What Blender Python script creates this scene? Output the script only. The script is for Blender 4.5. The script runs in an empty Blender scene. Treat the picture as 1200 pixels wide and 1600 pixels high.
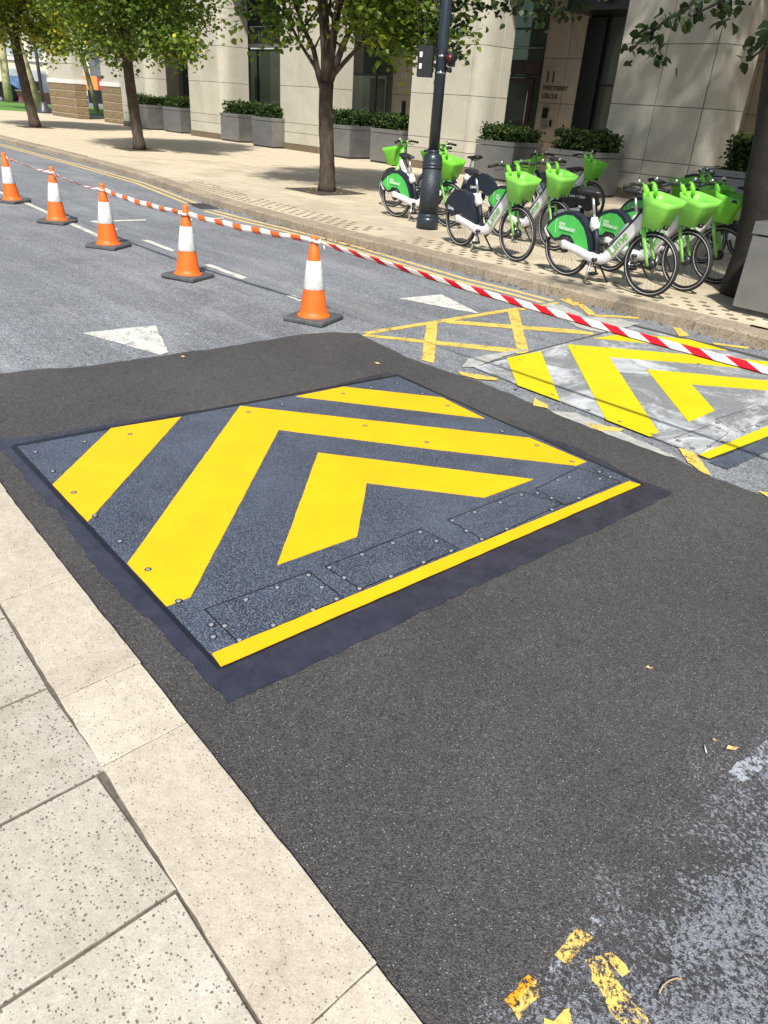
import bpy, bmesh, math, random
import numpy as np
from mathutils import Matrix, Vector
random.seed(7); rng = np.random.default_rng(7)
SC = bpy.context.scene
COL = SC.collection
rad = math.radians

# ------------------------------------------------------------------ camera
F = 1140.0; H = 1.75
_d = np.array([-150.0, 2050.0, F]); _d /= np.linalg.norm(_d)
_f = np.array([0, 0, 1.0]) - _d * _d[2]; _f /= np.linalg.norm(_f)
_r = np.cross(_d, _f)
_s = 2 ** -.5
RW = np.array([[_s, -_s, 0], [_s, _s, 0], [0, 0, 1]]) @ np.array([_r, _f, -_d])
cd = bpy.data.cameras.new('camera'); cam = bpy.data.objects.new('camera', cd); COL.objects.link(cam)
cd.sensor_fit = 'VERTICAL'; cd.sensor_height = 24.0; cd.lens = 24.0 * F / 1600.0
cd.clip_end = 2000; cd.clip_start = .05
cam.matrix_world = Matrix(((RW[0, 0], -RW[0, 1], -RW[0, 2], 0), (RW[1, 0], -RW[1, 1], -RW[1, 2], 0),
                           (RW[2, 0], -RW[2, 1], -RW[2, 2], H), (0, 0, 0, 1)))
SC.camera = cam
SC.render.resolution_x = 768; SC.render.resolution_y = 1024

def at(x, y, z=0.0):
    """point of the plane at height z seen at photo position x, y"""
    v = RW @ np.array([x - 600.0, y - 800.0, F]); t = (z - H) / v[2]
    return (v[0] * t, v[1] * t, z)

# ------------------------------------------------------------------ light
SUN_TRAVEL = (-.70, .71); ELEV = rad(50)
W = bpy.data.worlds.new('World'); SC.world = W; W.use_nodes = True
nt = W.node_tree
bg = nt.nodes['Background']
sky = nt.nodes.new('ShaderNodeTexSky'); sky.sky_type = 'NISHITA'; sky.sun_disc = False
sky.sun_elevation = ELEV
sky.sun_rotation = math.atan2(-SUN_TRAVEL[0], -SUN_TRAVEL[1])
sky.air_density = 1.0; sky.dust_density = 1.6
nt.links.new(sky.outputs[0], bg.inputs[0]); bg.inputs[1].default_value = .105
sl = bpy.data.lights.new('sun', 'SUN'); sl.energy = 5.0; sl.angle = rad(2.5); sl.color = (1, .95, .87)
so = bpy.data.objects.new('sun', sl); COL.objects.link(so); so.location = (20, -20, 40)
so.rotation_euler = Vector((SUN_TRAVEL[0] * math.cos(ELEV), SUN_TRAVEL[1] * math.cos(ELEV), -math.sin(ELEV))).to_track_quat('-Z', 'Y').to_euler()
SC.view_settings.view_transform = 'Standard'; SC.view_settings.look = 'None'
SC.view_settings.gamma = 1; SC.view_settings.exposure = 0.40

# ------------------------------------------------------------------ materials
class N:
    def __init__(s, name, rough=.8, metal=0.0, spec=.5):
        s.m = bpy.data.materials.new(name); s.m.use_nodes = True
        s.t = s.m.node_tree; s.b = s.t.nodes['Principled BSDF']
        s.b.inputs['Roughness'].default_value = rough; s.b.inputs['Metallic'].default_value = metal
        s.b.inputs['Specular IOR Level'].default_value = spec
        s.co = s.t.nodes.new('ShaderNodeTexCoord').outputs['Object']
    def set(s, k, v):
        s.t.links.new(v, s.b.inputs[k]) if hasattr(v, 'is_linked') else setattr(s.b.inputs[k], 'default_value', v)
    def geo(s):
        return s.t.nodes.new('ShaderNodeNewGeometry').outputs['Position']
    def noise(s, sc, det=3, rough=.6, co=None, dist=0):
        n = s.t.nodes.new('ShaderNodeTexNoise'); n.inputs['Scale'].default_value = sc
        n.inputs['Detail'].default_value = det; n.inputs['Roughness'].default_value = rough
        n.inputs['Distortion'].default_value = dist
        s.t.links.new(s.tilt(s.co if co is None else co), n.inputs['Vector']); return n.outputs['Fac']
    def tilt(s, co):   # turn the noise lattice so that level surfaces cut through it at a slant
        m = s.t.nodes.new('ShaderNodeMapping'); m.inputs['Rotation'].default_value = (.61, .43, .27); m.inputs['Location'].default_value = (.37, .71, .53)
        s.t.links.new(co, m.inputs[0]); return m.outputs[0]
    def vor(s, sc, out='Distance', co=None, feat='F1'):
        n = s.t.nodes.new('ShaderNodeTexVoronoi'); n.inputs['Scale'].default_value = sc; n.feature = feat
        s.t.links.new(s.tilt(s.co if co is None else co), n.inputs['Vector']); return n.outputs[out]
    def ramp(s, v, stops):
        n = s.t.nodes.new('ShaderNodeValToRGB'); e = n.color_ramp.elements
        while len(e) < len(stops): e.new(.5)
        for q, (p, c) in zip(e, stops):
            q.position = p; q.color = (c, c, c, 1) if isinstance(c, (int, float)) else (*c, 1)
        s.t.links.new(v, n.inputs[0]); return n.outputs[0]
    def math(s, op, a, b=0.0):
        n = s.t.nodes.new('ShaderNodeMath'); n.operation = op
        for i, q in enumerate((a, b)):
            if hasattr(q, 'is_linked'): s.t.links.new(q, n.inputs[i])
            else: n.inputs[i].default_value = q
        return n.outputs[0]
    def mix(s, f, a, b, mode='MIX'):
        n = s.t.nodes.new('ShaderNodeMix'); n.data_type = 'RGBA'; n.blend_type = mode
        for i, q in ((0, f), (6, a), (7, b)):
            if hasattr(q, 'is_linked'): s.t.links.new(q, n.inputs[i])
            else: n.inputs[i].default_value = q if isinstance(q, (int, float)) else (*q, 1)
        return n.outputs[2]
    def bump(s, h, st=.4, d=.01):
        n = s.t.nodes.new('ShaderNodeBump'); n.inputs['Strength'].default_value = st; n.inputs['Distance'].default_value = d
        s.t.links.new(h, n.inputs['Height']); s.t.links.new(n.outputs[0], s.b.inputs['Normal'])
    def map(s, sc, co=None):
        n = s.t.nodes.new('ShaderNodeMapping'); n.inputs['Scale'].default_value = sc
        s.t.links.new(s.co if co is None else co, n.inputs[0]); return n.outputs[0]
    def xyz(s, co=None):
        n = s.t.nodes.new('ShaderNodeSeparateXYZ'); s.t.links.new(s.co if co is None else co, n.inputs[0]); return n.outputs
    def rnd(s):
        return s.t.nodes.new('ShaderNodeObjectInfo').outputs['Random']
    def attr(s, nm):
        n = s.t.nodes.new('ShaderNodeAttribute'); n.attribute_name = nm; return n.outputs['Fac']
def c3(r, g, b, k): return (r * k, g * k, b * k)

def m_plain(name, c, rough=.6, metal=0, var=.18, sc=6, spec=.5, bump=0):
    n = N(name, rough, metal, spec); f = n.noise(sc, 5)
    n.set('Base Color', n.ramp(f, [(.3, c3(*c, 1 - var)), (.7, c3(*c, 1 + var))]))
    n.set('Roughness', n.ramp(n.noise(sc * 2.3, 4), [(.3, max(.05, rough - .1)), (.7, min(1, rough + .1))]))
    if bump: n.bump(n.noise(sc * 12, 4), bump, .004)
    return n.m

def over_dust(n, g, base):
    f = n.ramp(n.noise(1.6, 8, .78, n.map((.5, 1.2, 1), g), .7), [(.5, 0), (.72, 1)])
    b = n.mix(n.math('MULTIPLY', f, .38), base, (.36, .365, .36))
    t = n.ramp(n.noise(2.2, 6, .7, n.map((.12, 1.6, 1), g)), [(.42, .86), (.6, 1.06)])
    return n.mix(1, b, t, 'MULTIPLY')
def m_asphalt(name, dark, light, speck, sc, patch=.25, rough=.85, warm=None, over=None):
    n = N(name, rough, 0, .4); g = n.geo()
    a = n.vor(sc, 'Color', g); a = n.xyz(a)[0]
    fine = n.noise(sc * .8, 3, .8, g)
    base = n.mix(n.ramp(n.math('ADD', n.math('MULTIPLY', a, .5), n.math('MULTIPLY', fine, .5)), [(.3, 0), (.75, 1)]), dark, light)
    big = n.ramp(n.noise(.9, 5, .6, g, .4), [(.3, 1 - patch), (.7, 1 + patch)])
    base = n.mix(1, base, big, 'MULTIPLY')
    mid = n.ramp(n.noise(22, 6, .8, g), [(.3, .80), (.7, 1.2)])
    base = n.mix(1, base, mid, 'MULTIPLY')
    sp = n.vor(sc * .42, 'Distance', g); spc = n.xyz(n.vor(sc * .42, 'Color', g))[1]
    msk = n.math('MULTIPLY', n.math('LESS_THAN', n.math('ADD', sp, n.math('MULTIPLY', fine, .25)), .36), n.math('GREATER_THAN', spc, .84))
    base = n.mix(msk, base, speck)
    if over: base = over(n, g, base)
    n.set('Base Color', base)
    n.bump(n.math('ADD', n.vor(sc * .9, 'Distance', g), n.noise(sc * .3, 3, .6, g)), .55, .006)
    return n.m

M = {}
M['old_asphalt'] = m_asphalt('old_asphalt', (.10, .108, .118), (.27, .285, .305), (.48, .48, .48), 110, .16, over=over_dust)
M['new_asphalt'] = m_asphalt('new_asphalt', (.026, .0248, .0248), (.098, .093, .091), (.27, .265, .255), 280, .20)
M['ground'] = m_plain('ground_concrete', (.3, .28, .25), .9, sc=2)
def m_sealant():
    n = N('bitumen_band', .25, 0, .8); g = n.geo()
    n.set('Base Color', n.ramp(n.noise(9, 6, .7, g), [(.3, (.017, .019, .03)), (.7, (.042, .043, .064))]))
    n.set('Roughness', n.ramp(n.noise(14, 5, .7, g), [(.35, .2), (.7, .42)]))
    n.bump(n.noise(110, 5, .75, g), .5, .005); return n.m
M['sealant'] = m_sealant()
def m_plate():
    n = N('plate_coating', .5, 0, .55); g = n.geo()
    cl = n.noise(3.2, 6, .68, g, .5); fi = n.noise(150, 2, .8, g)
    c = n.mix(n.ramp(cl, [(.34, 0), (.68, 1)]), (.012, .018, .032), (.044, .058, .088))
    c = n.mix(n.math('MULTIPLY', n.ramp(fi, [(.47, 0), (.64, 1)]), .8), c, (.20, .225, .27))
    mg = n.map((2.2, .5, 1), g)
    st = n.ramp(n.noise(10, 6, .8, mg, 1.5), [(.62, 0), (.72, 1)])
    c = n.mix(n.math('MULTIPLY', st, .28), c, (.28, .31, .36))
    n.set('Base Color', c); n.bump(n.noise(220, 3, .7, g), .4, .003)
    return n.m
M['plate'] = m_plate()
def m_oldplate():
    n = N('worn_plate_coating', .6, 0, .5); g = n.geo()
    c = n.mix(n.ramp(n.noise(60, 4, .7, g), [(.3, 0), (.7, 1)]), (.13, .14, .145), (.27, .28, .28))
    c = n.mix(n.ramp(n.noise(2.0, 8, .78, g, .8), [(.47, 0), (.6, 1)]), c, (.50, .52, .53))
    c = n.mix(n.ramp(n.noise(6, 8, .8, n.map((.5, 3, 1), g), .6), [(.6, 0), (.7, .6)]), c, (.07, .075, .08))
    n.set('Base Color', c); n.bump(n.noise(180, 3, .7, g), .3, .003); return n.m
M['oldplate'] = m_oldplate()
def m_paint(name, c, wear=.0, under=(.12, .12, .13), wsc=60, rough=.55, dirt=.12):
    n = N(name, rough, 0, .4); g = n.geo()
    k = n.ramp(n.noise(4, 6, .7, g), [(.3, c3(*c, 1 - dirt)), (.7, c3(*c, 1 + .3 * dirt))])
    k = n.mix(n.math('MULTIPLY', n.ramp(n.noise(160, 3, .8, g), [(.52, 0), (.75, 1)]), .25), k, c3(*c, .55))
    spk = n.math('MULTIPLY', n.math('LESS_THAN', n.vor(26, 'Distance', g), .09), n.math('GREATER_THAN', n.xyz(n.vor(26, 'Color', g))[0], .82))
    k = n.mix(n.math('MULTIPLY', spk, .8), k, c3(*c, .2))
    if wear:
        w = n.math('ADD', n.math('MULTIPLY', n.noise(wsc, 5, .85, g), .62), n.math('MULTIPLY', n.noise(wsc * .16, 4, .7, g), .38))
        tr = n.t.nodes.new('ShaderNodeBsdfTransparent'); ms = n.t.nodes.new('ShaderNodeMixShader')
        n.t.links.new(n.ramp(w, [(wear - .02, 0), (wear + .02, 1)]), ms.inputs[0]); n.t.links.new(tr.outputs[0], ms.inputs[1])
        n.t.links.new(n.b.outputs[0], ms.inputs[2]); n.t.links.new(ms.outputs[0], n.t.nodes['Material Output'].inputs[0])
    sc = n.ramp(n.noise(7, 7, .85, n.map((.35, 3, 1), g), 1.2), [(.6, 0), (.75, 1)])
    k = n.mix(n.math('MULTIPLY', sc, .22), k, c3(*c, .45))
    n.set('Base Color', k); n.bump(n.noise(160, 3, .7, g), .3, .003); return n.m
M['yellow'] = m_paint('fresh_yellow_paint', (.80, .455, .004), dirt=.13)
M['yellow_old'] = m_paint('lemon_yellow_paint', (.66, .54, .006), .385, (.3, .3, .28), 40)
M['yellow_line'] = m_paint('faded_yellow_line_paint', (.70, .50, .20), .44, (.2, .2, .2), 70)
M['yellow_box'] = m_paint('box_yellow_paint', (.72, .51, .11), .45, (.2, .2, .2), 60)
M['yellow_flake'] = m_paint('flaking_yellow_paint', (.78, .54, .14), .495, wsc=85)
M['orange_flake'] = m_paint('amber_flaking_paint', (.82, .39, .02), .465, wsc=85)
M['white_line'] = m_paint('road_white_paint', (.62, .62, .56), .45, (.25, .26, .28), 60)
M['white_flake'] = m_paint('flaking_white_paint', (.38, .41, .46), .515, wsc=85)
M['pale_road'] = m_plain('pale_repair_surface', (.36, .36, .33), .9, var=.25, sc=12)

_p1 = at(780, 1600); _p2 = at(1200, 1150)
_nx, _ny = (_p2[1] - _p1[1]), -(_p2[0] - _p1[0]); _nl = math.hypot(_nx, _ny); _nx /= _nl; _ny /= _nl
if (at(1200, 1600)[0] - _p1[0]) * _nx + (at(1200, 1600)[1] - _p1[1]) * _ny < 0: _nx, _ny = -_nx, -_ny
def over_worn(n, g, base):
    x = n.xyz(g)
    d = n.math('ADD', n.math('MULTIPLY', n.math('SUBTRACT', x[0], _p1[0]), _nx), n.math('MULTIPLY', n.math('SUBTRACT', x[1], _p1[1]), _ny))
    v = n.math('ADD', n.math('MULTIPLY', n.noise(85, 3, .8, g, .3), .72), n.math('MULTIPLY', n.noise(5, 6, .7, g), .38))
    v = n.math('ADD', v, n.math('MINIMUM', n.math('MULTIPLY', d, .40), .082))
    dk = n.mix(n.math('MULTIPLY', n.ramp(d, [(.02, 0), (.16, 1)]), .62), base, (.03, .03, .033))
    k = n.ramp(v, [(.585, 0), (.65, 1)])
    c = n.ramp(n.noise(150, 4, .8, g), [(.3, (.09, .10, .12)), (.68, (.33, .35, .39))])
    return n.mix(n.math('MULTIPLY', k, .9), dk, c)
M['worn'] = m_asphalt('worn_speckled_asphalt', (.026, .0248, .0248), (.098, .093, .091), (.27, .265, .255), 280, .20, over=over_worn)


def m_slab(name, c, pit=.62, sc=70, rough=.85, vary=.10, pitc=.25):
    n = N(name, rough, 0, .3); g = n.geo()
    r = n.ramp(n.rnd(), [(0, c3(*c, 1 - vary)), (1, c3(*c, 1 + vary))])
    k = n.mix(1, r, n.ramp(n.noise(3.5, 6, .65, g), [(.3, (.84, .82, .77)), (.7, (1.08, 1.08, 1.08))]), 'MULTIPLY')
    k = n.mix(1, k, n.ramp(n.noise(190, 3, .8, g), [(.3, .80), (.7, 1.14)]), 'MULTIPLY')
    k = n.mix(1, k, n.ramp(n.noise(28, 6, .8, g), [(.3, .86), (.7, 1.09)]), 'MULTIPLY')
    wv = n.t.nodes.new('ShaderNodeTexNoise'); wv.inputs['Scale'].default_value = sc * 1.1; wv.inputs['Detail'].default_value = 3; n.t.links.new(g, wv.inputs['Vector'])
    ad = n.t.nodes.new('ShaderNodeVectorMath'); ad.operation = 'MULTIPLY_ADD'; n.t.links.new(wv.outputs['Color'], ad.inputs[0]); ad.inputs[1].default_value = (.9 / sc,) * 3; n.t.links.new(g, ad.inputs[2])
    g2 = n.map((1, 1.25, 1), ad.outputs[0])
    d = n.vor(sc, 'Distance', g2); cc = n.xyz(n.vor(sc, 'Color', g2))[0]
    lim = n.math('MULTIPLY', n.math('SUBTRACT', cc, pit), .85)
    m = n.math('LESS_THAN', n.math('ADD', d, n.math('MULTIPLY', n.math('SUBTRACT', n.noise(260, 2, .7, g), .5), .35)), lim)
    k = n.mix(n.math('MULTIPLY', m, .8), k, c3(*c, pitc))
    n.set('Base Color', k)
    n.bump(n.math('SUBTRACT', n.noise(120, 4, .7, g), n.math('MULTIPLY', m, 1.2)), .5, .004); return n.m
M['slab_near'] = m_slab('terrazzo_slab', (.465, .43, .365), .44, 105, pitc=.16)
M['kerb_near'] = m_slab('granite_kerb', (.505, .455, .375), .55, 120, pitc=.2)
M['slab_far'] = m_slab('sandstone_slab', (.50, .435, .33), .8, 40, vary=.13)
M['kerb_far'] = m_slab('rough_kerb', (.34, .285, .215), .35, 60, vary=.12, pitc=.3)
M['joint'] = m_plain('mortar_joint', (.11, .095, .075), .95, var=.4, sc=30)
M['inset'] = m_plain('inset_block', (.17, .14, .095), .9, var=.25, sc=12)

def m_stone(name, c, vary=.07, rough=.75):
    n = N(name, rough, 0, .35); g = n.geo()
    r = n.ramp(n.rnd(), [(0, c3(*c, 1 - vary)), (1, c3(*c, 1 + vary))])
    k = n.mix(1, r, n.ramp(n.noise(1.3, 7, .68, g, .6), [(.28, (.82, .83, .82)), (.72, (1.08, 1.07, 1.04))]), 'MULTIPLY')
    k = n.mix(1, k, n.ramp(n.noise(26, 5, .75, n.map((1, 1, .5), g)), [(.3, .93), (.7, 1.06)]), 'MULTIPLY')
    dk = n.math('MULTIPLY', n.ramp(n.noise(5, 7, .8, g), [(.62, 0), (.78, 1)]), .35)
    k = n.mix(dk, k, c3(*c, .6))
    n.set('Base Color', k); n.bump(n.noise(40, 5, .7, g), .12, .004); return n.m
M['stone'] = m_stone('cream_limestone', (.44, .42, .355))
M['stone_back'] = m_stone('tan_limestone', (.50, .42, .32))
M['plinth'] = m_stone('brown_granite', (.155, .12, .08), .12)
def m_rust():
    n = N('rusticated_brown_stone', .9, 0, .3); g = n.geo()
    n.set('Base Color', n.ramp(n.noise(7, 7, .8, g), [(.3, (.12, .085, .045)), (.5, (.21, .155, .085)), (.7, (.32, .25, .15))]))
    n.bump(n.noise(8, 6, .75, g), .8, .05); return n.m
M['rust'] = m_rust()
M['white_trim'] = m_plain('white_stone_trim', (.66, .65, .60), .7, var=.06)
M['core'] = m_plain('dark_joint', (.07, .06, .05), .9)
M['black'] = m_plain('black_metal', (.012, .013, .015), .35)
M['dark_grey'] = m_plain('dark_grey_metal', (.05, .052, .055), .4)
M['interior'] = m_plain('dim_interior', (.07, .055, .03), .8, var=.5, sc=1.2)
M['interior_dark'] = m_plain('dark_interior', (.02, .022, .022), .8, var=.4, sc=1)
M['wood'] = m_plain('dark_wood', (.07, .03, .018), .45, var=.35, sc=3)
def m_glass():
    n = N('shop_glass', .03, 0, .6); n.set('Base Color', (.20, .24, .19, 1)); n.set('Transmission Weight', .6); n.set('Specular IOR Level', .3); n.set('IOR', 1.45)
    n.set('Roughness', n.ramp(n.noise(.7, 3), [(.3, .02), (.7, .05)])); return n.m
M['glass'] = m_glass()
def m_olive_reflection():
    n = N('olive_reflection_slats', .6); z = n.xyz(n.geo())[2]
    w = n.math('FRACT', n.math('MULTIPLY', z, 9))
    n.set('Base Color', n.ramp(w, [(.2, (.10, .10, .04)), (.5, (.26, .25, .12))])); return n.m
M['olive_reflection'] = m_olive_reflection()
M['steel'] = None
def m_steel():
    n = N('brushed_steel', .38, .7, .5); g = n.geo()
    f = n.noise(2, 5, .6, n.map((1, 1, 2), g))
    n.set('Base Color', n.ramp(f, [(.3, (.22, .22, .22)), (.7, (.29, .285, .28))]))
    n.set('Roughness', n.ramp(n.noise(4, 4, .6, g), [(.3, .3), (.7, .5)])); return n.m
M['steel'] = m_steel()
M['boltm'] = m_plain('dull_bolt', (.30, .31, .33), .5, .3)
M['chrome'] = m_plain('bright_chrome', (.7, .7, .7), .18, 1, .08)
M['silver'] = m_plain('silver_metal', (.55, .55, .54), .3, .8, .1)
M['post'] = m_plain('slate_blue_post_paint', (.018, .027, .038), .35, var=.2, sc=9)
def m_wrap():
    n = N('studded_wrap', .55); n.set('Base Color', n.ramp(n.noise(20, 5), [(.3, (.012, .018, .026)), (.7, (.03, .04, .052))]))
    n.bump(n.noise(70, 3), .5, .004); return n.m
M['wrap'] = m_wrap()
M['orange'] = m_plain('cone_orange', (.85, .135, .012), .5, var=.1, sc=9)
def m_sleeve():
    n = N('reflective_sleeve', .5)
    k = n.ramp(n.noise(14, 6, .75), [(.3, (.50, .51, .50)), (.6, (.76, .76, .74))])
    w = n.math('LESS_THAN', n.math('FRACT', n.math('MULTIPLY', n.math('ADD', n.xyz()[2], n.math('MULTIPLY', n.xyz()[0], .5)), 55)), .18)
    n.set('Base Color', n.mix(n.math('MULTIPLY', w, .3), k, (.42, .42, .42))); return n.m
M['sleeve'] = m_sleeve()
M['rubber'] = m_plain('grey_rubber', (.075, .078, .08), .8, var=.25, sc=18, bump=.3)
M['tyre'] = m_plain('tyre_rubber', (.013, .013, .014), .7, var=.2)
M['reflect'] = m_plain('tyre_reflective_ring', (.5, .5, .5), .4, var=.05)
M['blackp'] = m_plain('black_plastic', (.015, .016, .018), .42, var=.2)
M['navyp'] = m_plain('navy_fender_plastic', (.012, .018, .032), .45, var=.15)
M['whitep'] = m_plain('white_frame_paint', (.74, .74, .75), .3, var=.06)
def m_bright():
    n = N('lime_green_plastic', .42); r = n.rnd()
    a = n.ramp(n.noise(7, 6, .7), [(.3, (.125, .47, .022)), (.7, (.19, .62, .045))])
    k = n.mix(n.math('MULTIPLY', n.math('GREATER_THAN', r, .8), .25), a, (.34, .62, .2))
    sc = n.ramp(n.noise(24, 7, .8, n.map((1, 1, .3))), [(.58, 0), (.72, .55)])
    k = n.mix(1, k, n.ramp(n.noise(2.5, 4), [(.3, .82), (.7, 1.12)]), 'MULTIPLY')
    n.set('Base Color', n.mix(sc, k, (.42, .62, .30))); return n.m
M['lime'] = m_bright()
M['forkg'] = m_plain('pale_green_fork_paint', (.24, .55, .12), .35, var=.1)
M['panelg'] = m_plain('mid_green_panel', (.07, .48, .085), .45, var=.12)
M['printg'] = m_plain('green_print', (.12, .42, .03), .5)
M['printw'] = m_plain('white_print', (.8, .8, .8), .5, var=.02)
M['printd'] = m_plain('dark_green_print', (.01, .12, .03), .5)
M['batt'] = m_plain('grey_battery', (.30, .31, .33), .4)
M['red'] = m_plain('red_lens', (.09, .012, .012), .3)
def m_bark():
    n = N('bark', .95, 0, .2); g = n.geo(); z = n.xyz()[2]
    f = n.noise(9, 6, .75, n.map((3, 3, .6), g), .5)
    n.set('Base Color', n.ramp(f, [(.3, (.03, .022, .016)), (.55, (.085, .066, .05)), (.75, (.15, .12, .09))]))
    n.bump(f, .8, .03); return n.m
M['bark'] = m_bark()
M['bark_dark'] = m_plain('dark_bark', (.022, .018, .014), .95, var=.4, sc=12, bump=.6)
def m_leaf(name, stops):
    n = N(name, .5, 0, .35); a = n.attr('tint')
    c = n.ramp(a, stops)
    n.set('Base Color', c)
    tr = n.t.nodes.new('ShaderNodeBsdfTranslucent'); n.t.links.new(n.mix(1, c, (1.2, 1.3, .6), 'MULTIPLY'), tr.inputs[0])
    ms = n.t.nodes.new('ShaderNodeMixShader'); ms.inputs[0].default_value = .38
    n.t.links.new(n.b.outputs[0], ms.inputs[1]); n.t.links.new(tr.outputs[0], ms.inputs[2])
    n.t.links.new(ms.outputs[0], n.t.nodes['Material Output'].inputs[0]); return n.m
M['leaf_green'] = m_leaf('green_leaves', [(0, (.045, .085, .016)), (.45, (.14, .21, .03)), (.85, (.24, .30, .04)), (1, (.55, .47, .06))])
M['leaf_yellow'] = m_leaf('yellowing_leaves', [(0, (.07, .11, .015)), (.4, (.21, .26, .03)), (.75, (.42, .39, .04)), (1, (.65, .45, .05))])
M['leaf_shaded'] = m_leaf('shaded_leaves', [(0, (.008, .02, .006)), (.6, (.018, .038, .008)), (1, (.045, .07, .014))])  # leaf shade painted into the colour: dark as if backlit under the crown
M['hedge'] = m_leaf('hedge_leaves', [(0, (.018, .04, .01)), (.6, (.05, .09, .02)), (1, (.13, .16, .03))])
M['soil'] = m_plain('tree_pit_grit', (.05, .042, .034), .95, var=.6, sc=25, bump=.6)
M['dead_leaf'] = m_plain('dead_leaf', (.5, .34, .15), .8, var=.3, sc=30)
M['grass'] = m_plain('lawn_grass', (.09, .21, .03), .9, var=.3, sc=3)
def m_tape(name, a, b, n_per_m, skew):
    n = N(name, .4, 0, .4); uv = n.t.nodes.new('ShaderNodeUVMap').outputs[0]; u = n.xyz(uv)
    v = n.math('ADD', n.math('MULTIPLY', u[0], n_per_m), n.math('MULTIPLY', u[1], skew))
    n.set('Base Color', n.mix(n.math('LESS_THAN', n.math('FRACT', v), .47), a, b)); return n.m
M['tape_red'] = m_tape('red_white_tape', (.80, .80, .78), (.62, .008, .02), 3.7, .42)
M['tape_orange'] = m_tape('orange_white_tape', (.82, .81, .78), (.70, .12, .02), 3.4, .12)
M['screen_blue'] = m_plain('screen_blue', (.10, .12, .40), .3)
M['screen_red'] = m_plain('screen_red', (.42, .02, .05), .3)
M['poster'] = m_plain('turquoise_poster', (.10, .30, .30), .6, var=.4, sc=8)
M['letter'] = m_plain('raised_letter_metal', (.12, .09, .06), .4, .4)
M['letter_white'] = m_plain('white_letter', (.62, .62, .60), .5, var=.03)
M['far_wall'] = m_plain('far_white_wall', (.82, .81, .78), .8, var=.05, sc=.3)
M['far_wall2'] = m_plain('far_buff_wall', (.60, .55, .42), .8, var=.05, sc=.3)
M['brickred'] = m_plain('red_brown_wall', (.32, .16, .12), .9)
M['carblue'] = m_plain('blue_car_paint', (.05, .13, .28), .25)
M['carblack'] = m_plain('black_car_paint', (.02, .022, .025), .2)
M['carwhite'] = m_plain('white_van_paint', (.7, .7, .7), .3)
M['busred'] = m_plain('red_panel', (.5, .03, .05), .4)
M['busor'] = m_plain('orange_panel', (.65, .28, .06), .5)

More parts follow.
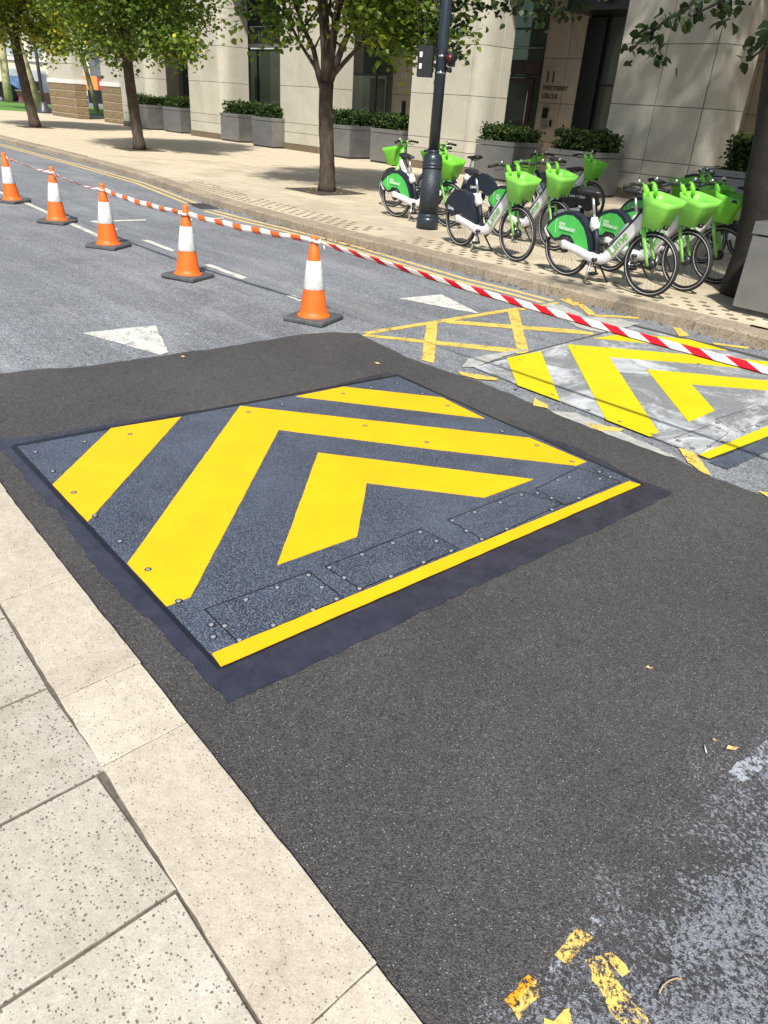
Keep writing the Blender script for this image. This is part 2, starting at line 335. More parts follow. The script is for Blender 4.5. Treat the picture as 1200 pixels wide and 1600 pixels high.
# ------------------------------------------------------------------ mesh tools
class MB:
    def __init__(s): s.v = []; s.f = []; s.sm = []
    def add(s, vs, fs, smooth=False):
        o = len(s.v); s.v += [tuple(map(float, q)) for q in vs]
        s.f += [tuple(i + o for i in f) for f in fs]; s.sm += [smooth] * len(fs)
    def box(s, x0, x1, y0, y1, z0, z1, bev=0.0):
        if bev <= 0:
            v = [(x, y, z) for z in (z0, z1) for y in (y0, y1) for x in (x0, x1)]
            s.add(v, [(0, 2, 3, 1), (4, 5, 7, 6), (0, 1, 5, 4), (2, 6, 7, 3), (0, 4, 6, 2), (1, 3, 7, 5)]); return
        b = min(bev, (x1 - x0) / 3, (y1 - y0) / 3, (z1 - z0) / 3)
        xs = (x0, x0 + b, x1 - b, x1); ys = (y0, y0 + b, y1 - b, y1)
        def ring(i, z): # octagon ring
            if i: return [(xs[1], ys[0] + 0, z), (xs[2], ys[0], z), (xs[3], ys[1], z), (xs[3], ys[2], z), (xs[2], ys[3], z), (xs[1], ys[3], z), (xs[0], ys[2], z), (xs[0], ys[1], z)]
            return [(xs[1], ys[1], z), (xs[2], ys[1], z), (xs[2], ys[1], z), (xs[2], ys[2], z), (xs[2], ys[2], z), (xs[1], ys[2], z), (xs[1], ys[2], z), (xs[1], ys[1], z)]
        v = ring(0, z0) + ring(1, z0 + b) + ring(1, z1 - b) + ring(0, z1)
        f = []
        for k in range(3):
            for i in range(8):
                j = (i + 1) % 8; f.append((k * 8 + i, k * 8 + j, k * 8 + 8 + j, k * 8 + 8 + i))
        f += [(0, 5, 3, 1), (24, 25, 27, 29)]
        s.add(v, f)
    def prism(s, pts, z0, z1):
        n = len(pts)
        a = sum(pts[i][0] * pts[(i + 1) % n][1] - pts[(i + 1) % n][0] * pts[i][1] for i in range(n))
        if a < 0: pts = pts[::-1]
        v = [(p[0], p[1], z0) for p in pts] + [(p[0], p[1], z1) for p in pts]
        s.add(v, [tuple(range(n, 2 * n)), tuple(range(n - 1, -1, -1))] + [(i, (i + 1) % n, n + (i + 1) % n, n + i) for i in range(n)])
    def xz_prism(s, pts, y0, y1):
        n = len(pts)
        a = sum(pts[i][0] * pts[(i + 1) % n][1] - pts[(i + 1) % n][0] * pts[i][1] for i in range(n))
        if a < 0: pts = pts[::-1]
        v = [(p[0], y0, p[1]) for p in pts] + [(p[0], y1, p[1]) for p in pts]
        s.add(v, [tuple(range(n)), tuple(range(2 * n - 1, n - 1, -1))] + [(i, n + i, n + (i + 1) % n, (i + 1) % n) for i in range(n)])
    def tube(s, pts, r, n=8, smooth=True, cap=True):
        pts = [Vector(p) for p in pts]; m = len(pts)
        rs = r if isinstance(r, (list, tuple)) else [r] * m
        vs = []; ref = None
        for i, p in enumerate(pts):
            t = (pts[min(i + 1, m - 1)] - pts[max(i - 1, 0)]).normalized()
            if ref is None: ref = Vector((0, 0, 1)) if abs(t.z) < .9 else Vector((1, 0, 0))
            a = (ref - t * ref.dot(t)).normalized(); b = t.cross(a); ref = a
            for k in range(n):
                q = 2 * math.pi * k / n
                vs.append(p + (a * math.cos(q) + b * math.sin(q)) * rs[i])
        fs = [(i * n + k, i * n + (k + 1) % n, (i + 1) * n + (k + 1) % n, (i + 1) * n + k) for i in range(m - 1) for k in range(n)]
        if cap: fs += [tuple(range(n - 1, -1, -1)), tuple(range((m - 1) * n, m * n))]
        s.add(vs, fs, smooth)
    def lathe(s, prof, n=24, c=(0, 0), smooth=True):
        vs = [(c[0] + r * math.cos(2 * math.pi * k / n), c[1] + r * math.sin(2 * math.pi * k / n), z) for r, z in prof for k in range(n)]
        m = len(prof)
        fs = [(i * n + k, i * n + (k + 1) % n, (i + 1) * n + (k + 1) % n, (i + 1) * n + k) for i in range(m - 1) for k in range(n)]
        s.add(vs, fs + [tuple(range(n - 1, -1, -1)), tuple(range((m - 1) * n, m * n))], smooth)
    def torus(s, c, R, r, n=40, m=8, sq=1.0):   # wheel in the xz plane
        vs = []
        for i in range(n):
            a = 2 * math.pi * i / n
            for j in range(m):
                b = 2 * math.pi * j / m; q = R + r * math.cos(b)
                vs.append((c[0] + q * math.cos(a), c[1] + r * sq * math.sin(b), c[2] + q * math.sin(a)))
        s.add(vs, [(i * m + j, i * m + (j + 1) % m, ((i + 1) % n) * m + (j + 1) % m, ((i + 1) % n) * m + j) for i in range(n) for j in range(m)], True)
    def ycyl(s, c, r, y0, y1, n=20):
        s.tube([(c[0], y0, c[1]), (c[0], y1, c[1])], r, n)
    def mesh(s, name):
        me = bpy.data.meshes.new(name); me.from_pydata(s.v, [], s.f)
        me.polygons.foreach_set('use_smooth', s.sm); me.update()
        return me
    def build(s, name, mat, parent=None, loc=None, rot=None):
        me = s.mesh(name)
        if isinstance(mat, str): mat = M[mat]
        me.materials.append(mat)
        return link(name, me, parent, loc, rot)
def link(name, me, parent=None, loc=None, rot=None):
    o = bpy.data.objects.new(name, me); COL.objects.link(o)
    if parent: o.parent = parent
    if loc: o.location = loc
    if rot: o.rotation_euler = rot
    return o
def tag(o, label=None, cat=None, group=None, kind=None):
    if label: o['label'] = label
    if cat: o['category'] = cat
    if group: o['group'] = group
    if kind: o['kind'] = kind
    return o
def empty(name, loc, rz=0):
    o = bpy.data.objects.new(name, None); COL.objects.link(o); o.location = loc; o.rotation_euler = (0, 0, rz)
    o.empty_display_size = .2; return o
def copy_tree(o, parent=None):
    c = o.copy(); COL.objects.link(c); c.parent = parent
    for ch in o.children: copy_tree(ch, c)
    return c
def rough_poly(pts, amp=.0, step=.08):
    out = []
    n = len(pts)
    for i in range(n):
        a = pts[i]; b = pts[(i + 1) % n]; L = math.hypot(b[0] - a[0], b[1] - a[1]); k = max(1, int(L / step)) if amp else 1
        k = min(k, 60)
        for j in range(k):
            t = j / k; w = amp if j else 0
            out.append((a[0] + (b[0] - a[0]) * t + random.uniform(-w, w), a[1] + (b[1] - a[1]) * t + random.uniform(-w, w)))
    return out
def flat(name, mat, pixels, z, parent=None, amp=0, step=.08, th=.003, world=False, off=(0, 0)):
    """thin painted layer or sheet, top at height z"""
    pts = [(p[0], p[1]) if world else at(p[0], p[1], z)[:2] for p in pixels]
    pts = [(p[0] - off[0], p[1] - off[1]) for p in rough_poly(pts, amp, step)]
    b = MB(); b.prism(pts, z - th, z); me_o = b.build(name, mat, parent)
    bm = bmesh.new(); bm.from_mesh(me_o.data); bmesh.ops.triangulate(bm, faces=[f for f in bm.faces if len(f.verts) > 4]); bm.to_mesh(me_o.data); bm.free()
    return me_o
def text_mesh(s, size, ext=.0, bold=0):
    cu = bpy.data.curves.new('t', 'FONT'); cu.body = s; cu.size = size; cu.extrude = ext; cu.offset = bold; cu.resolution_u = 3
    o = bpy.data.objects.new('t', cu); COL.objects.link(o)
    bpy.context.view_layer.update(); dg = bpy.context.evaluated_depsgraph_get()
    me = bpy.data.meshes.new_from_object(o.evaluated_get(dg)); bpy.data.objects.remove(o); bpy.data.curves.remove(cu)
    return me
def leaves(name, P, size, mat, parent=None, tint=None, up=.5, hang=True, seed=0):
    """P: n x 3 leaf positions; one mesh of folded leaf shapes"""
    r = np.random.default_rng(seed); n = len(P)
    nrm = r.normal(size=(n, 3)); nrm[:, 2] = np.abs(nrm[:, 2]) + up; nrm /= np.linalg.norm(nrm, axis=1)[:, None]
    d = r.normal(size=(n, 3));
    if hang: d[:, 2] -= 1.0
    d -= nrm * (d * nrm).sum(1)[:, None]; d /= np.linalg.norm(d, axis=1)[:, None]
    s = np.cross(nrm, d); L = size * r.uniform(.6, 1.25, n)[:, None]
    fold = nrm * L * r.uniform(.0, .25, n)[:, None]
    V = np.stack([P, P + d * L * .3 + s * L * .46 + fold, P + d * L * .72 + s * L * .34 + fold, P + d * L * 1.05,
                  P + d * L * .72 - s * L * .34 + fold, P + d * L * .3 - s * L * .46 + fold], 1).reshape(-1, 3)
    b = np.arange(n)[:, None] * 6
    Fc = np.concatenate([b + [0, 1, 2, 3], b + [0, 3, 4, 5]], 1).reshape(-1)
    me = bpy.data.meshes.new(name); me.vertices.add(n * 6); me.vertices.foreach_set('co', V.ravel())
    me.loops.add(n * 8); me.loops.foreach_set('vertex_index', Fc.astype(np.int32))
    me.polygons.add(n * 2); me.polygons.foreach_set('loop_start', np.arange(n * 2, dtype=np.int32) * 4)
    me.update(calc_edges=True)
    a = me.attributes.new('tint', 'FLOAT', 'POINT')
    t = r.beta(2, 3.2, n) if tint is None else np.clip(tint + r.normal(0, .12, n), 0, 1)
    a.data.foreach_set('value', np.repeat(t, 6).astype(np.float32))
    me.materials.append(M[mat]); return link(name, me, parent)

# ------------------------------------------------------------------ setting: ground, road, pavements
def kY(x):   # front of the far kerb
    xs = [-80, -27, -20.3, -16, -12.6, -10.9, -8.8, 40]; ys = [11.2, 8.83, 8.5, 8.08, 7.5, 7.36, 7.22, 7.22]
    return float(np.interp(x, xs, ys))
g = MB(); g.box(-400, 300, -300, 400, -.6, -.05); tag(g.build('ground', 'ground'), kind='structure')
ks = [-130, -80, -60, -40, -27, -20.3, -16, -12.6, -10.9, -8.8, 40]
g = MB(); g.prism([(x, kY(x) + .05) for x in ks] + [(40, .4), (-130, .4)], -.04, 0.0)
road = tag(g.build('road', 'old_asphalt'), kind='structure')

top = [at(*p, .005)[:2] for p in [(-200, 606), (0, 583), (60, 577), (130, 573), (200, 563), (262, 554), (330, 545), (400, 534), (470, 523), (520, 519), (560, 521), (600, 540), (640, 560), (700, 580), (760, 600), (835, 631), (900, 660), (1000, 690), (1060, 717), (1110, 745), (1200, 776), (1500, 870)]]
pts = []
for i in range(len(top) - 1):
    a, b = top[i], top[i + 1]; k = max(2, int(math.hypot(a[0] - b[0], a[1] - b[1]) / .07))
    for j in range(k):
        t = j / k; pts.append((a[0] + (b[0] - a[0]) * t + random.uniform(-.012, .012), a[1] + (b[1] - a[1]) * t + random.uniform(-.012, .012)))
pts += [top[-1], (top[-1][0] + 1, .45), (top[0][0], .5)]
patch = flat('asphalt_patch', 'new_asphalt', pts, .005, world=True); tag(patch, kind='structure')
worn = flat('worn_road', 'worn', [(700, 1620), (790, 1480), (900, 1380), (980, 1270), (1060, 1180), (1140, 1110), (1260, 1050), (1600, 1200), (1500, 1700), (900, 1800)], .0062, th=.0008)
tag(worn, kind='structure')
# the worn surface fades into the patch: same base colour, the pale wear starts along a diagonal

# markings on the road
_mz = [0]
def mark(name, mat, px, z=.004, amp=0, parent=road, step=.05):
    _mz[0] += 1; z = z + .00021 * (_mz[0] % 17)
    return flat(name, mat, px, z, parent, amp, step, .0012)
YB = [[(566, 519), (806, 480.5), (811, 484), (576, 522)], [(564, 524.5), (572, 522), (811, 545), (826, 549), (820, 552), (806, 552)],
      [(667, 503), (684, 502), (678, 567), (659, 562)], [(793, 484), (809, 482), (826, 548), (809, 550)],
      [(688, 500), (702, 500), (900, 515), (929, 520), (925, 523), (700, 505)],
      [(809, 482), (870, 472), (874, 474), (815, 485)], [(898, 472), (908, 472), (930, 490), (920, 493)],
      [(923, 491), (996, 495), (1000, 498), (930, 494)], [(923, 500), (938, 503), (942, 508), (932, 509)],
      [(850, 484), (888, 488), (884, 490), (850, 487)], [(1051, 511), (1064, 513), (1077, 524), (1062, 526)],
      [(1112, 535), (1171, 542), (1168, 545), (1116, 538)], [(873, 467), (890, 467), (905, 476), (897, 478)]]
for p in YB: mark('yellow_box_line', 'yellow_box', p, .0045, .004)
for p in [[(716, 580), (735, 583), (779, 591), (775, 594), (745, 592), (722, 586)], [(834, 622), (855, 632), (857, 638), (833, 633)],
          [(912, 660), (975, 670), (970, 673), (937, 673)], [(1060, 700), (1083, 704), (1112, 743), (1098, 738), (1075, 722)], [(1184, 767), (1215, 772), (1240, 790), (1200, 776)]]:
    mark('yellow_dash', 'yellow_box', p, .0095, .006, step=.03)
mark('give_way_triangle', 'white_line', [(129, 520), (243, 508), (263, 550), (250, 554)], .0045, .005)
mark('give_way_triangle', 'white_line', [(623, 466), (690, 460), (748, 489), (742, 489)], .0045, .005)
for p in [[(220, 374.5), (233, 375), (274, 391), (268, 393)], [(318, 413), (330, 413), (387, 434), (377, 436)], [(447, 462), (460, 461), (474, 468), (468, 471)],
          [(41, 319), (45, 317), (158, 368), (154, 371)], [(-20, 294), (-16, 292), (45, 317), (41, 319)],
          [(141, 345), (228, 342.5), (228, 344.5), (144, 347)], [(141, 345), (147, 345), (185, 358), (182, 360)], [(310, 341), (350, 340), (350, 341.5), (312, 342.5)]]:
    mark('white_line', 'white_line', p, .0045, .003)
def strip(name, mat, px, w, z, shift):
    pts = [at(*p, z)[:2] for p in px]; L = []; Rr = []
    for i, p in enumerate(pts):
        a = pts[max(i - 1, 0)]; b = pts[min(i + 1, len(pts) - 1)]; d = math.hypot(b[0] - a[0], b[1] - a[1])
        nx, ny = -(b[1] - a[1]) / d, (b[0] - a[0]) / d
        L.append((p[0] + nx * (shift + w), p[1] + ny * (shift + w))); Rr.append((p[0] + nx * shift, p[1] + ny * shift))
    return flat(name, mat, L + Rr[::-1], z + shift * .002, road, 0, world=True)
LA = [(-60, 213), (0, 226), (117, 257), (219, 286), (308, 321)]; LB = [(327, 329), (383, 344), (450, 360), (550, 386), (650, 416), (725, 438), (800, 456), (856, 471)]
for L in (LA, LB):
    for sft in (-.13, .05): strip('double_yellow_line', 'yellow_line', L, .075, .0045, sft)
mark('pale_repair', 'pale_road', [(846, 474), (880, 476), (915, 494), (960, 497), (1000, 506), (985, 510), (940, 519), (905, 512), (870, 490)], .0038, .02)
mark('pale_repair', 'pale_road', [(722, 573), (731, 560), (800, 548), (830, 545), (792, 555), (742, 573)], .0050, .008)
mark('pale_repair', 'pale_road', [(860, 642), (900, 645), (985, 681), (1060, 715), (1040, 712), (960, 682), (890, 655)], .0065, .008)

# flaking marks lower right
mark('paint_fragment', 'orange_flake', [(788, 1562), (825, 1523), (836, 1530), (800, 1575)], .0066, .004, worn, .02)
mark('paint_fragment', 'yellow_flake', [(800, 1575), (836, 1530), (849, 1545), (810, 1594)], .0066, .004, worn, .02)
mark('paint_fragment', 'white_flake', [(838, 1528), (865, 1494), (888, 1508), (856, 1538)], .0066, .006, worn, .02)
mark('paint_fragment', 'yellow_flake', [(866, 1492), (903, 1449), (927, 1464), (888, 1509)], .0066, .004, worn, .02)
mark('paint_fragment', 'white_flake', [(908, 1447), (928, 1428), (946, 1444), (928, 1462)], .0066, .008, worn, .02)
mark('paint_fragment', 'yellow_flake', [(914, 1500), (936, 1492), (975, 1545), (1012, 1590), (1018, 1620), (985, 1620), (945, 1560)], .0066, .008, worn, .02)
mark('paint_fragment', 'yellow_flake', [(944, 1490), (956, 1488), (985, 1518), (972, 1526)], .0066, .008, worn, .02)
mark('paint_fragment', 'yellow_flake', [(850, 1590), (890, 1575), (905, 1620), (850, 1620)], .0066, .01, worn, .02)
mark('paint_fragment', 'white_flake', [(1138, 1206), (1205, 1148), (1230, 1170), (1160, 1222)], .0066, .006, worn, .03)

# near pavement: kerb stones and slabs in a gentle skew
near = MB(); near.prism([(-60, 3.3), (-3.3, .70), (0, .54), (14, -.1), (14, -10), (-60, -10)], -.04, .021)
near = tag(near.build('near_pavement', 'joint'), kind='structure')
def kin(x): return .417 - .048 * x
def kout(x): return .688 - .052 * x
def stone(name, mat, quad, z, th, parent, bev=.004, jit=0):
    c = (sum(q[0] for q in quad) / 4, sum(q[1] for q in quad) / 4)
    pts = rough_poly(quad, jit, .05) if jit else quad
    n = len(pts)
    a = sum(pts[i][0] * pts[(i + 1) % n][1] - pts[(i + 1) % n][0] * pts[i][1] for i in range(n))
    if a < 0: pts = pts[::-1]
    ins = []
    for p in pts:
        d = math.hypot(c[0] - p[0], c[1] - p[1]); ins.append((p[0] + (c[0] - p[0]) / d * bev * 1.3, p[1] + (c[1] - p[1]) / d * bev * 1.3))
    v = [(p[0] - c[0], p[1] - c[1], -th) for p in pts] + [(p[0] - c[0], p[1] - c[1], -bev) for p in pts] + [(p[0] - c[0], p[1] - c[1], 0) for p in ins]
    f = [tuple(range(2 * n, 3 * n))]
    for k in (0, 1):
        f += [(k * n + i, k * n + (i + 1) % n, (k + 1) * n + (i + 1) % n, (k + 1) * n + i) for i in range(n)]
    b = MB(); b.add(v, f); return b.build(name, mat, parent, (c[0], c[1], z))
kx = [q * 1.0424 for q in [-9.6, -8.7, -7.8, -6.9, -6.0, -5.1, -4.2, -3.3, -2.45, -1.84, -1.51, -.615, .29, 1.2, 2.1]]
for i in range(len(kx) - 1):
    a, b = kx[i] + .0022, kx[i + 1] - .0022
    stone('kerb_stone', 'kerb_near', [(a, kin(a) + .004), (b, kin(b) + .004), (b, kout(b) + (.0 if i % 2 else .004)), (a, kout(a))], .030, .05, near, .0022, .0022)
sx = [-2.0, -1.565, -1.105, -.645, -.185, .275]
xs = [-2.0 - .455 * k for k in range(12, 0, -1)] + sx
for i in range(len(xs) - 1):
    gp = .006
    off = [0, -.21, .05, -.3][i % 4]
    y1 = None
    for r in range(4):
        a, b = xs[i] + gp, xs[i + 1] - gp
        ga = [.006, .006, .012, .021, .006, .006][min(5, max(0, i - 10))]; gb = [.006, .011, .020, .012, .005, .005][min(5, max(0, i - 10))]
        ta = kin(a) - ga if r == 0 else y1; tb = kin(b) - gb if r == 0 else y1 - .02
        lo = [-.28, -.94, -1.6, -2.26][r] + off * .3
        if i in (12, 13): ta = tb = ta
        stone('paving_slab', 'slab_near', [(a, lo), (b, lo - .02), (b + .01, tb), (a + .01, ta)], .030 - random.uniform(0, .002), .04, near, .0022, .0008)
        y1 = lo - .014

# far pavement
FZ = .12
g = MB(); g.prism([(x, kY(x) + .12) for x in ks] + [(40, 40), (-130, 90)], -.04, .098)
far = tag(g.build('far_pavement', 'joint'), kind='structure')
x = -31.0
while x < 3:
    L = .9; a, b = x + .004, x + L - .004
    ya, yb = kY(a), kY(b)
    stone('kerb_stone', 'kerb_far', [(a, ya), (b, yb), (b, yb + .30), (a, ya + .30)], FZ - random.uniform(0, .006), .13, far, .022, .004)
    x += L
g = MB(); g.prism([(-31, kY(-31)), (-31, kY(-31) + .3), (-130, kY(-130) + .3), (-130, kY(-130))][::-1], 0, FZ - .002)
g.build('kerb_stone', 'kerb_far', far)
# slabs
cells = []
row = 0; y = 7.56
while y < 26:
    off = .45 if row % 2 else 0
    for k in range(-48, 6):
        a = k * .9 + off; b = a + .9
        if kY((a + b) / 2) + .3 > y + .55: continue
        ya = max(y, kY(a) + .31); yb = max(y, kY(b) + .31)
        cells.append((a, b, ya, yb, y + .6))
    y += .6; row += 1
def vis(c):
    X, Y = (c[0] + c[1]) / 2, (c[2] + c[4]) / 2
    v = RW.T @ np.array([X, Y, FZ - H]); px, py = 600 + F * v[0] / v[2], 800 + F * v[1] / v[2]
    return (-40 < px < 1240 and v[2] > 0), math.hypot(X, Y)
V = sorted([(vis(c)[1], c) for c in cells if vis(c)[0]]); rest = [c for c in cells if not vis(c)[0]] + [c for _, c in V[300:]]
slab_me = MB(); slab_me.box(-.4465, .4465, -.2965, .2965, -.05, 0, .004); slab_me = slab_me.mesh('paving_slab'); slab_me.materials.append(M['slab_far'])
for _, c in V[:300]:
    if c[2] == c[3] == c[4] - .6 or (abs(c[2] - (c[4] - .6)) < 1e-6 and abs(c[3] - c[2]) < 1e-6):
        link('paving_slab', slab_me, far, ((c[0] + c[1]) / 2, c[4] - .3, FZ + random.uniform(-.002, .001)))
    else:
        stone('paving_slab', 'slab_far', [(c[0] + .003, c[2]), (c[1] - .003, c[3]), (c[1] - .003, c[4] - .003), (c[0] + .003, c[4] - .003)], FZ, .05, far)
g = MB()
for c in rest:
    n0 = len(g.v); g.add([(c[0] + .004, c[2], FZ), (c[1] - .004, c[3], FZ), (c[1] - .004, c[4] - .004, FZ), (c[0] + .004, c[4] - .004, FZ)], [(0, 1, 2, 3)])
tag(g.build('distant_paving', 'slab_far', far), kind='stuff')
g = MB(); g.prism([(-43, 9.8), (-43, 26), (-130, 60), (-130, 14)], .09, .118); g.build('distant_paving', 'slab_far', far)
# rows of small inset blocks near the kerb
ib = MB(); ib.box(-.037, .037, -.03, .03, -.004, .0015); ib = ib.mesh('inset_block'); ib.materials.append(M['inset'])
cnt = 0
for r in range(4):
    k = 0
    while True:
        X = -1.6 - k * .215 - (.107 if r % 2 else 0); k += 1
        if X < -15: break
        if random.random() < .12 or (-8.5 < X < -7.8): continue
        if cnt >= 290: continue
        link('inset_block', ib, far, (X, kY(X) + .40 + r * .145, FZ + .003)); cnt += 1
d = MB(); d.box(-.32, .32, -.17, .17, 0, .012, .004)
for k in range(5): d.box(-.24 + k * .1, -.19 + k * .1, -.12, .12, .012, .018)
p = at(317, 322.5); tag(d.build('drain_cover', 'dark_grey', None, (p[0], p[1], .001), (0, 0, -.15)), 'small grey gully cover in the gutter where the double yellow lines break', 'drain cover')

# ------------------------------------------------------------------ the two blocker plates
PC = at(520, 790); 
plate = empty('road_blocker_plate', (PC[0], PC[1], 0)); OFF = (PC[0], PC[1])
tag(plate, 'dark slate steel plate with bright fresh yellow chevrons bedded in black bitumen on new asphalt', 'steel plate')
def on(parent, off, name, mat, px, z, th=.004, amp=0, step=.08): return flat(name, mat, px, z, parent, amp, step, th, False, off)
def grown(parent, off, p, z, g):
    w = [Vector(at(*q, z)[:2]) for q in p]; n = len(w); o = []
    for i in range(n):
        o.append(w[i] + ((w[i] - w[i - 1]).normalized() + (w[i] - w[(i + 1) % n]).normalized()) * g)
    return flat('panel_gap', 'black', [tuple(q) for q in o], z, parent, 0, .05, .002, True, off)
band = [[(-30, 688), (0, 684), (60, 682), (210, 655), (370, 636), (500, 608), (608, 582), (617, 589), (380, 643), (25, 699), (8, 702)],
        [(608, 582), (700, 622), (800, 665), (910, 705), (1003, 752), (1050, 769), (1003, 762), (900, 716), (750, 652), (617, 589)]]
on(plate, OFF, 'bitumen_band', 'sealant', [(-40, 690), (0, 684), (60, 681), (210, 655), (370, 633), (500, 606), (608, 582), (700, 620), (800, 663), (910, 703), (1003, 751), (1051, 770),
    (980, 806), (900, 843), (800, 890), (700, 936), (600, 986), (480, 1040), (356, 1098), (300, 1035), (252, 985), (205, 943), (164, 902), (124, 848), (94, 806), (58, 768), (33, 734), (0, 702)], .0095, .004, .012, .06)
on(plate, OFF, 'frame_gap', 'black', [(17, 698), (23, 694), (622, 585), (1006, 756), (1000, 759), (347, 1044), (340, 1045)], .0115, .003)
on(plate, OFF, 'deck', 'plate', [(27, 698), (621, 588), (1001, 756), (347, 1041)], .0138, .008)
for p in [[(173, 669), (283, 651), (137, 815), (82, 757)], [(463, 619), (536, 604), (691, 621), (757, 653.5)],
          [(375, 634), (828, 684), (916, 721), (901, 727), (681, 702), (436, 671), (298, 932), (260, 947), (199, 880)],
          [(497, 707), (833, 748.5), (757, 777), (573, 754), (558, 838), (433, 882)]]:
    on(plate, OFF, 'chevron', 'yellow', p, .0168, .003, .0015, .05)
on(plate, OFF, 'edge_bar', 'yellow', [(331, 1021), (983, 751.5), (1001, 757), (345, 1041)], .0178, .003, .0015, .05)
for p in [[(322, 952), (483, 894), (534, 934), (374, 1003)], [(510, 885), (657, 827), (715, 857), (563, 919)], [(701, 812), (814, 768), (876, 787), (757, 843)], [(838, 764), (904, 731), (968, 752), (884, 788)]]:
    c = (sum(q[0] for q in p) / 4, sum(q[1] for q in p) / 4)
    grown(plate, OFF, p, .0148, .007); on(plate, OFF, 'access_panel', 'plate', p, .0172, .004)
bolt = MB(); bolt.lathe([(.0095, 0), (.0095, .0010), (.007, .0013)], 16); bolt = bolt.mesh('bolt'); bolt.materials.append(M['boltm'])
bring = MB(); bring.lathe([(.0145, 0), (.0145, .0008), (.010, .001)], 16); bring = bring.mesh('bolt_seat'); bring.materials.append(M['black'])
for x, y in [(55, 704), (132, 688), (82, 734), (203, 676), (115, 767), (148, 803), (187, 843), (231, 887), (279, 936), (330, 973), (351, 975), (374, 997), (427, 974), (489, 950), (526, 933), (503, 915), (482, 896), (433, 915), (384, 934), (333, 992),
             (515, 884), (566, 864), (614, 846), (657, 829), (682, 843), (705, 858), (662, 876), (611, 898), (562, 917), (538, 900), (707, 811), (742, 798), (782, 783), (815, 771), (862, 776), (729, 827), (753, 840), (792, 824), (840, 768), (872, 748), (890, 744), (937, 735), (938, 746), (863, 794), (905, 776),
             (388, 642), (570, 663), (667, 689), (839, 694), (894, 719), (536, 613), (699, 632), (580, 604), (621, 597), (660, 613), (441, 630), (785, 672), (954, 743)]:
    p = at(x, y, .025); zz = .0172
    b = link('bolt', bolt, plate, (p[0] - OFF[0], p[1] - OFF[1], zz)); link('bolt_seat', bring, b, (0, 0, -.0006))
PC2 = at(1000, 600); OFF2 = (PC2[0], PC2[1]); plate2 = empty('road_blocker_plate', (PC2[0], PC2[1], 0))
tag(plate2, 'worn whitish grey steel plate with lemon yellow chevrons lying under the red and white tape', 'steel plate')
on(plate2, OFF2, 'frame_gap', 'dark_grey', [(736, 573), (990, 507), (1245, 571), (1560, 560), (1109, 719)], .006, .003)
on(plate2, OFF2, 'deck', 'oldplate', [(742, 573), (989, 509.5), (1250, 577), (1330, 628), (1107, 715)], .014, .01)
for p in [[(792, 559), (845, 548.5), (875, 626), (808, 601)], [(928, 528), (983, 520.5), (1076, 530), (1136, 547), (1000, 535)],
          [(886, 538), (975, 545), (1098, 556), (1215, 566), (1240, 584), (1090, 568), (952, 557.5), (1029, 675), (1016, 682), (947, 655)],
          [(1010, 577), (1090, 584), (1215, 596), (1230, 612), (1080, 600), (1117, 641), (1076, 659)], [(1093, 710), (1215, 659), (1300, 625), (1310, 640), (1108, 716)]]:
    on(plate2, OFF2, 'chevron' if len(p) > 4 or p[0][0] < 1000 else 'edge_bar', 'yellow_old', p, .018, .003, .0015, .05)
on(plate2, OFF2, 'ramp_edge', 'plate', [(1109, 722), (1137, 733), (1215, 697), (1330, 645), (1320, 636), (1190, 687)], .008, .003)
for p in [[(1054, 684), (1112, 664), (1137, 676), (1096, 705)], [(1120, 655), (1185, 634), (1215, 650), (1150, 674)]]:
    c = (sum(q[0] for q in p) / 4, sum(q[1] for q in p) / 4)
    grown(plate2, OFF2, p, .0148, .006)
    on(plate2, OFF2, 'access_panel', 'oldplate', p, .0175, .004)
for x, y in [(783, 569), (813, 562), (806, 606), (863, 616), (920, 640), (968, 658), (1020, 678), (1060, 688), (1082, 700), (1078, 680), (1108, 697), (1121, 660), (1140, 652), (1163, 674), (1184, 665), (1177, 640), (1160, 645), (1123, 668), (1130, 690), (898, 542), (1092, 568), (990, 523), (1139, 690)]:
    p = at(x, y, .019); b = link('bolt', bolt, plate2, (p[0] - OFF2[0], p[1] - OFF2[1], .0178)); link('bolt_seat', bring, b, (0, 0, -.0006))

# ------------------------------------------------------------------ cones and tape
def make_cone():
    root = empty('traffic_cone', (0, 0, 0))
    b = MB(); b.box(-.205, .205, -.205, .205, 0, .045, .012); b.build('base', 'rubber', root)
    def cr(z): return .128 - (z - .05) * (.128 - .030) / .66
    b = MB(); b.lathe([(.155, .045), (.145, .052), (cr(.06), .06), (cr(.1), .1), (cr(.3), .30), (cr(.52), .52), (cr(.66), .66), (.034, .665), (.036, .675), (.034, .685), (.026, .69), (.030, .70), (.028, .722), (.012, .73)], 28)
    b.build('body', 'orange', root)
    b = MB(); b.lathe([(cr(.285) + .003, .285), (cr(.286) + .0045, .287), (cr(.52) + .0045, .523), (cr(.525) + .003, .525)], 28); b.build('reflective_sleeve', 'sleeve', root)
    return root
cone = make_cone()
CP = [(20, 316, 'leftmost of the row, beside the thin white line'), (90, 348, 'second cone from the left, between two lengths of red tape'),
      (170, 386, 'third cone from the left, where red tape turns orange'), (294, 434, 'fourth from the left, beside a white dash on the road'),
      (490, 500, 'nearest and largest, on the edge of the new asphalt')]
cones = []
for i, (x, y, l) in enumerate(CP):
    p = at(x, y); o = cone if i == 0 else copy_tree(cone); o.location = (p[0], p[1], .001); o.rotation_euler = (rad([1.2, -.6, .5, -1, .4][i]), rad([-.8, 1.4, .3, .9, -.5][i]), [.2, .35, .25, .1, .05][i] + rad(18))
    tag(o, 'orange and white traffic cone, ' + l, 'traffic cone', 'traffic cones carrying the barrier tape'); cones.append(p)
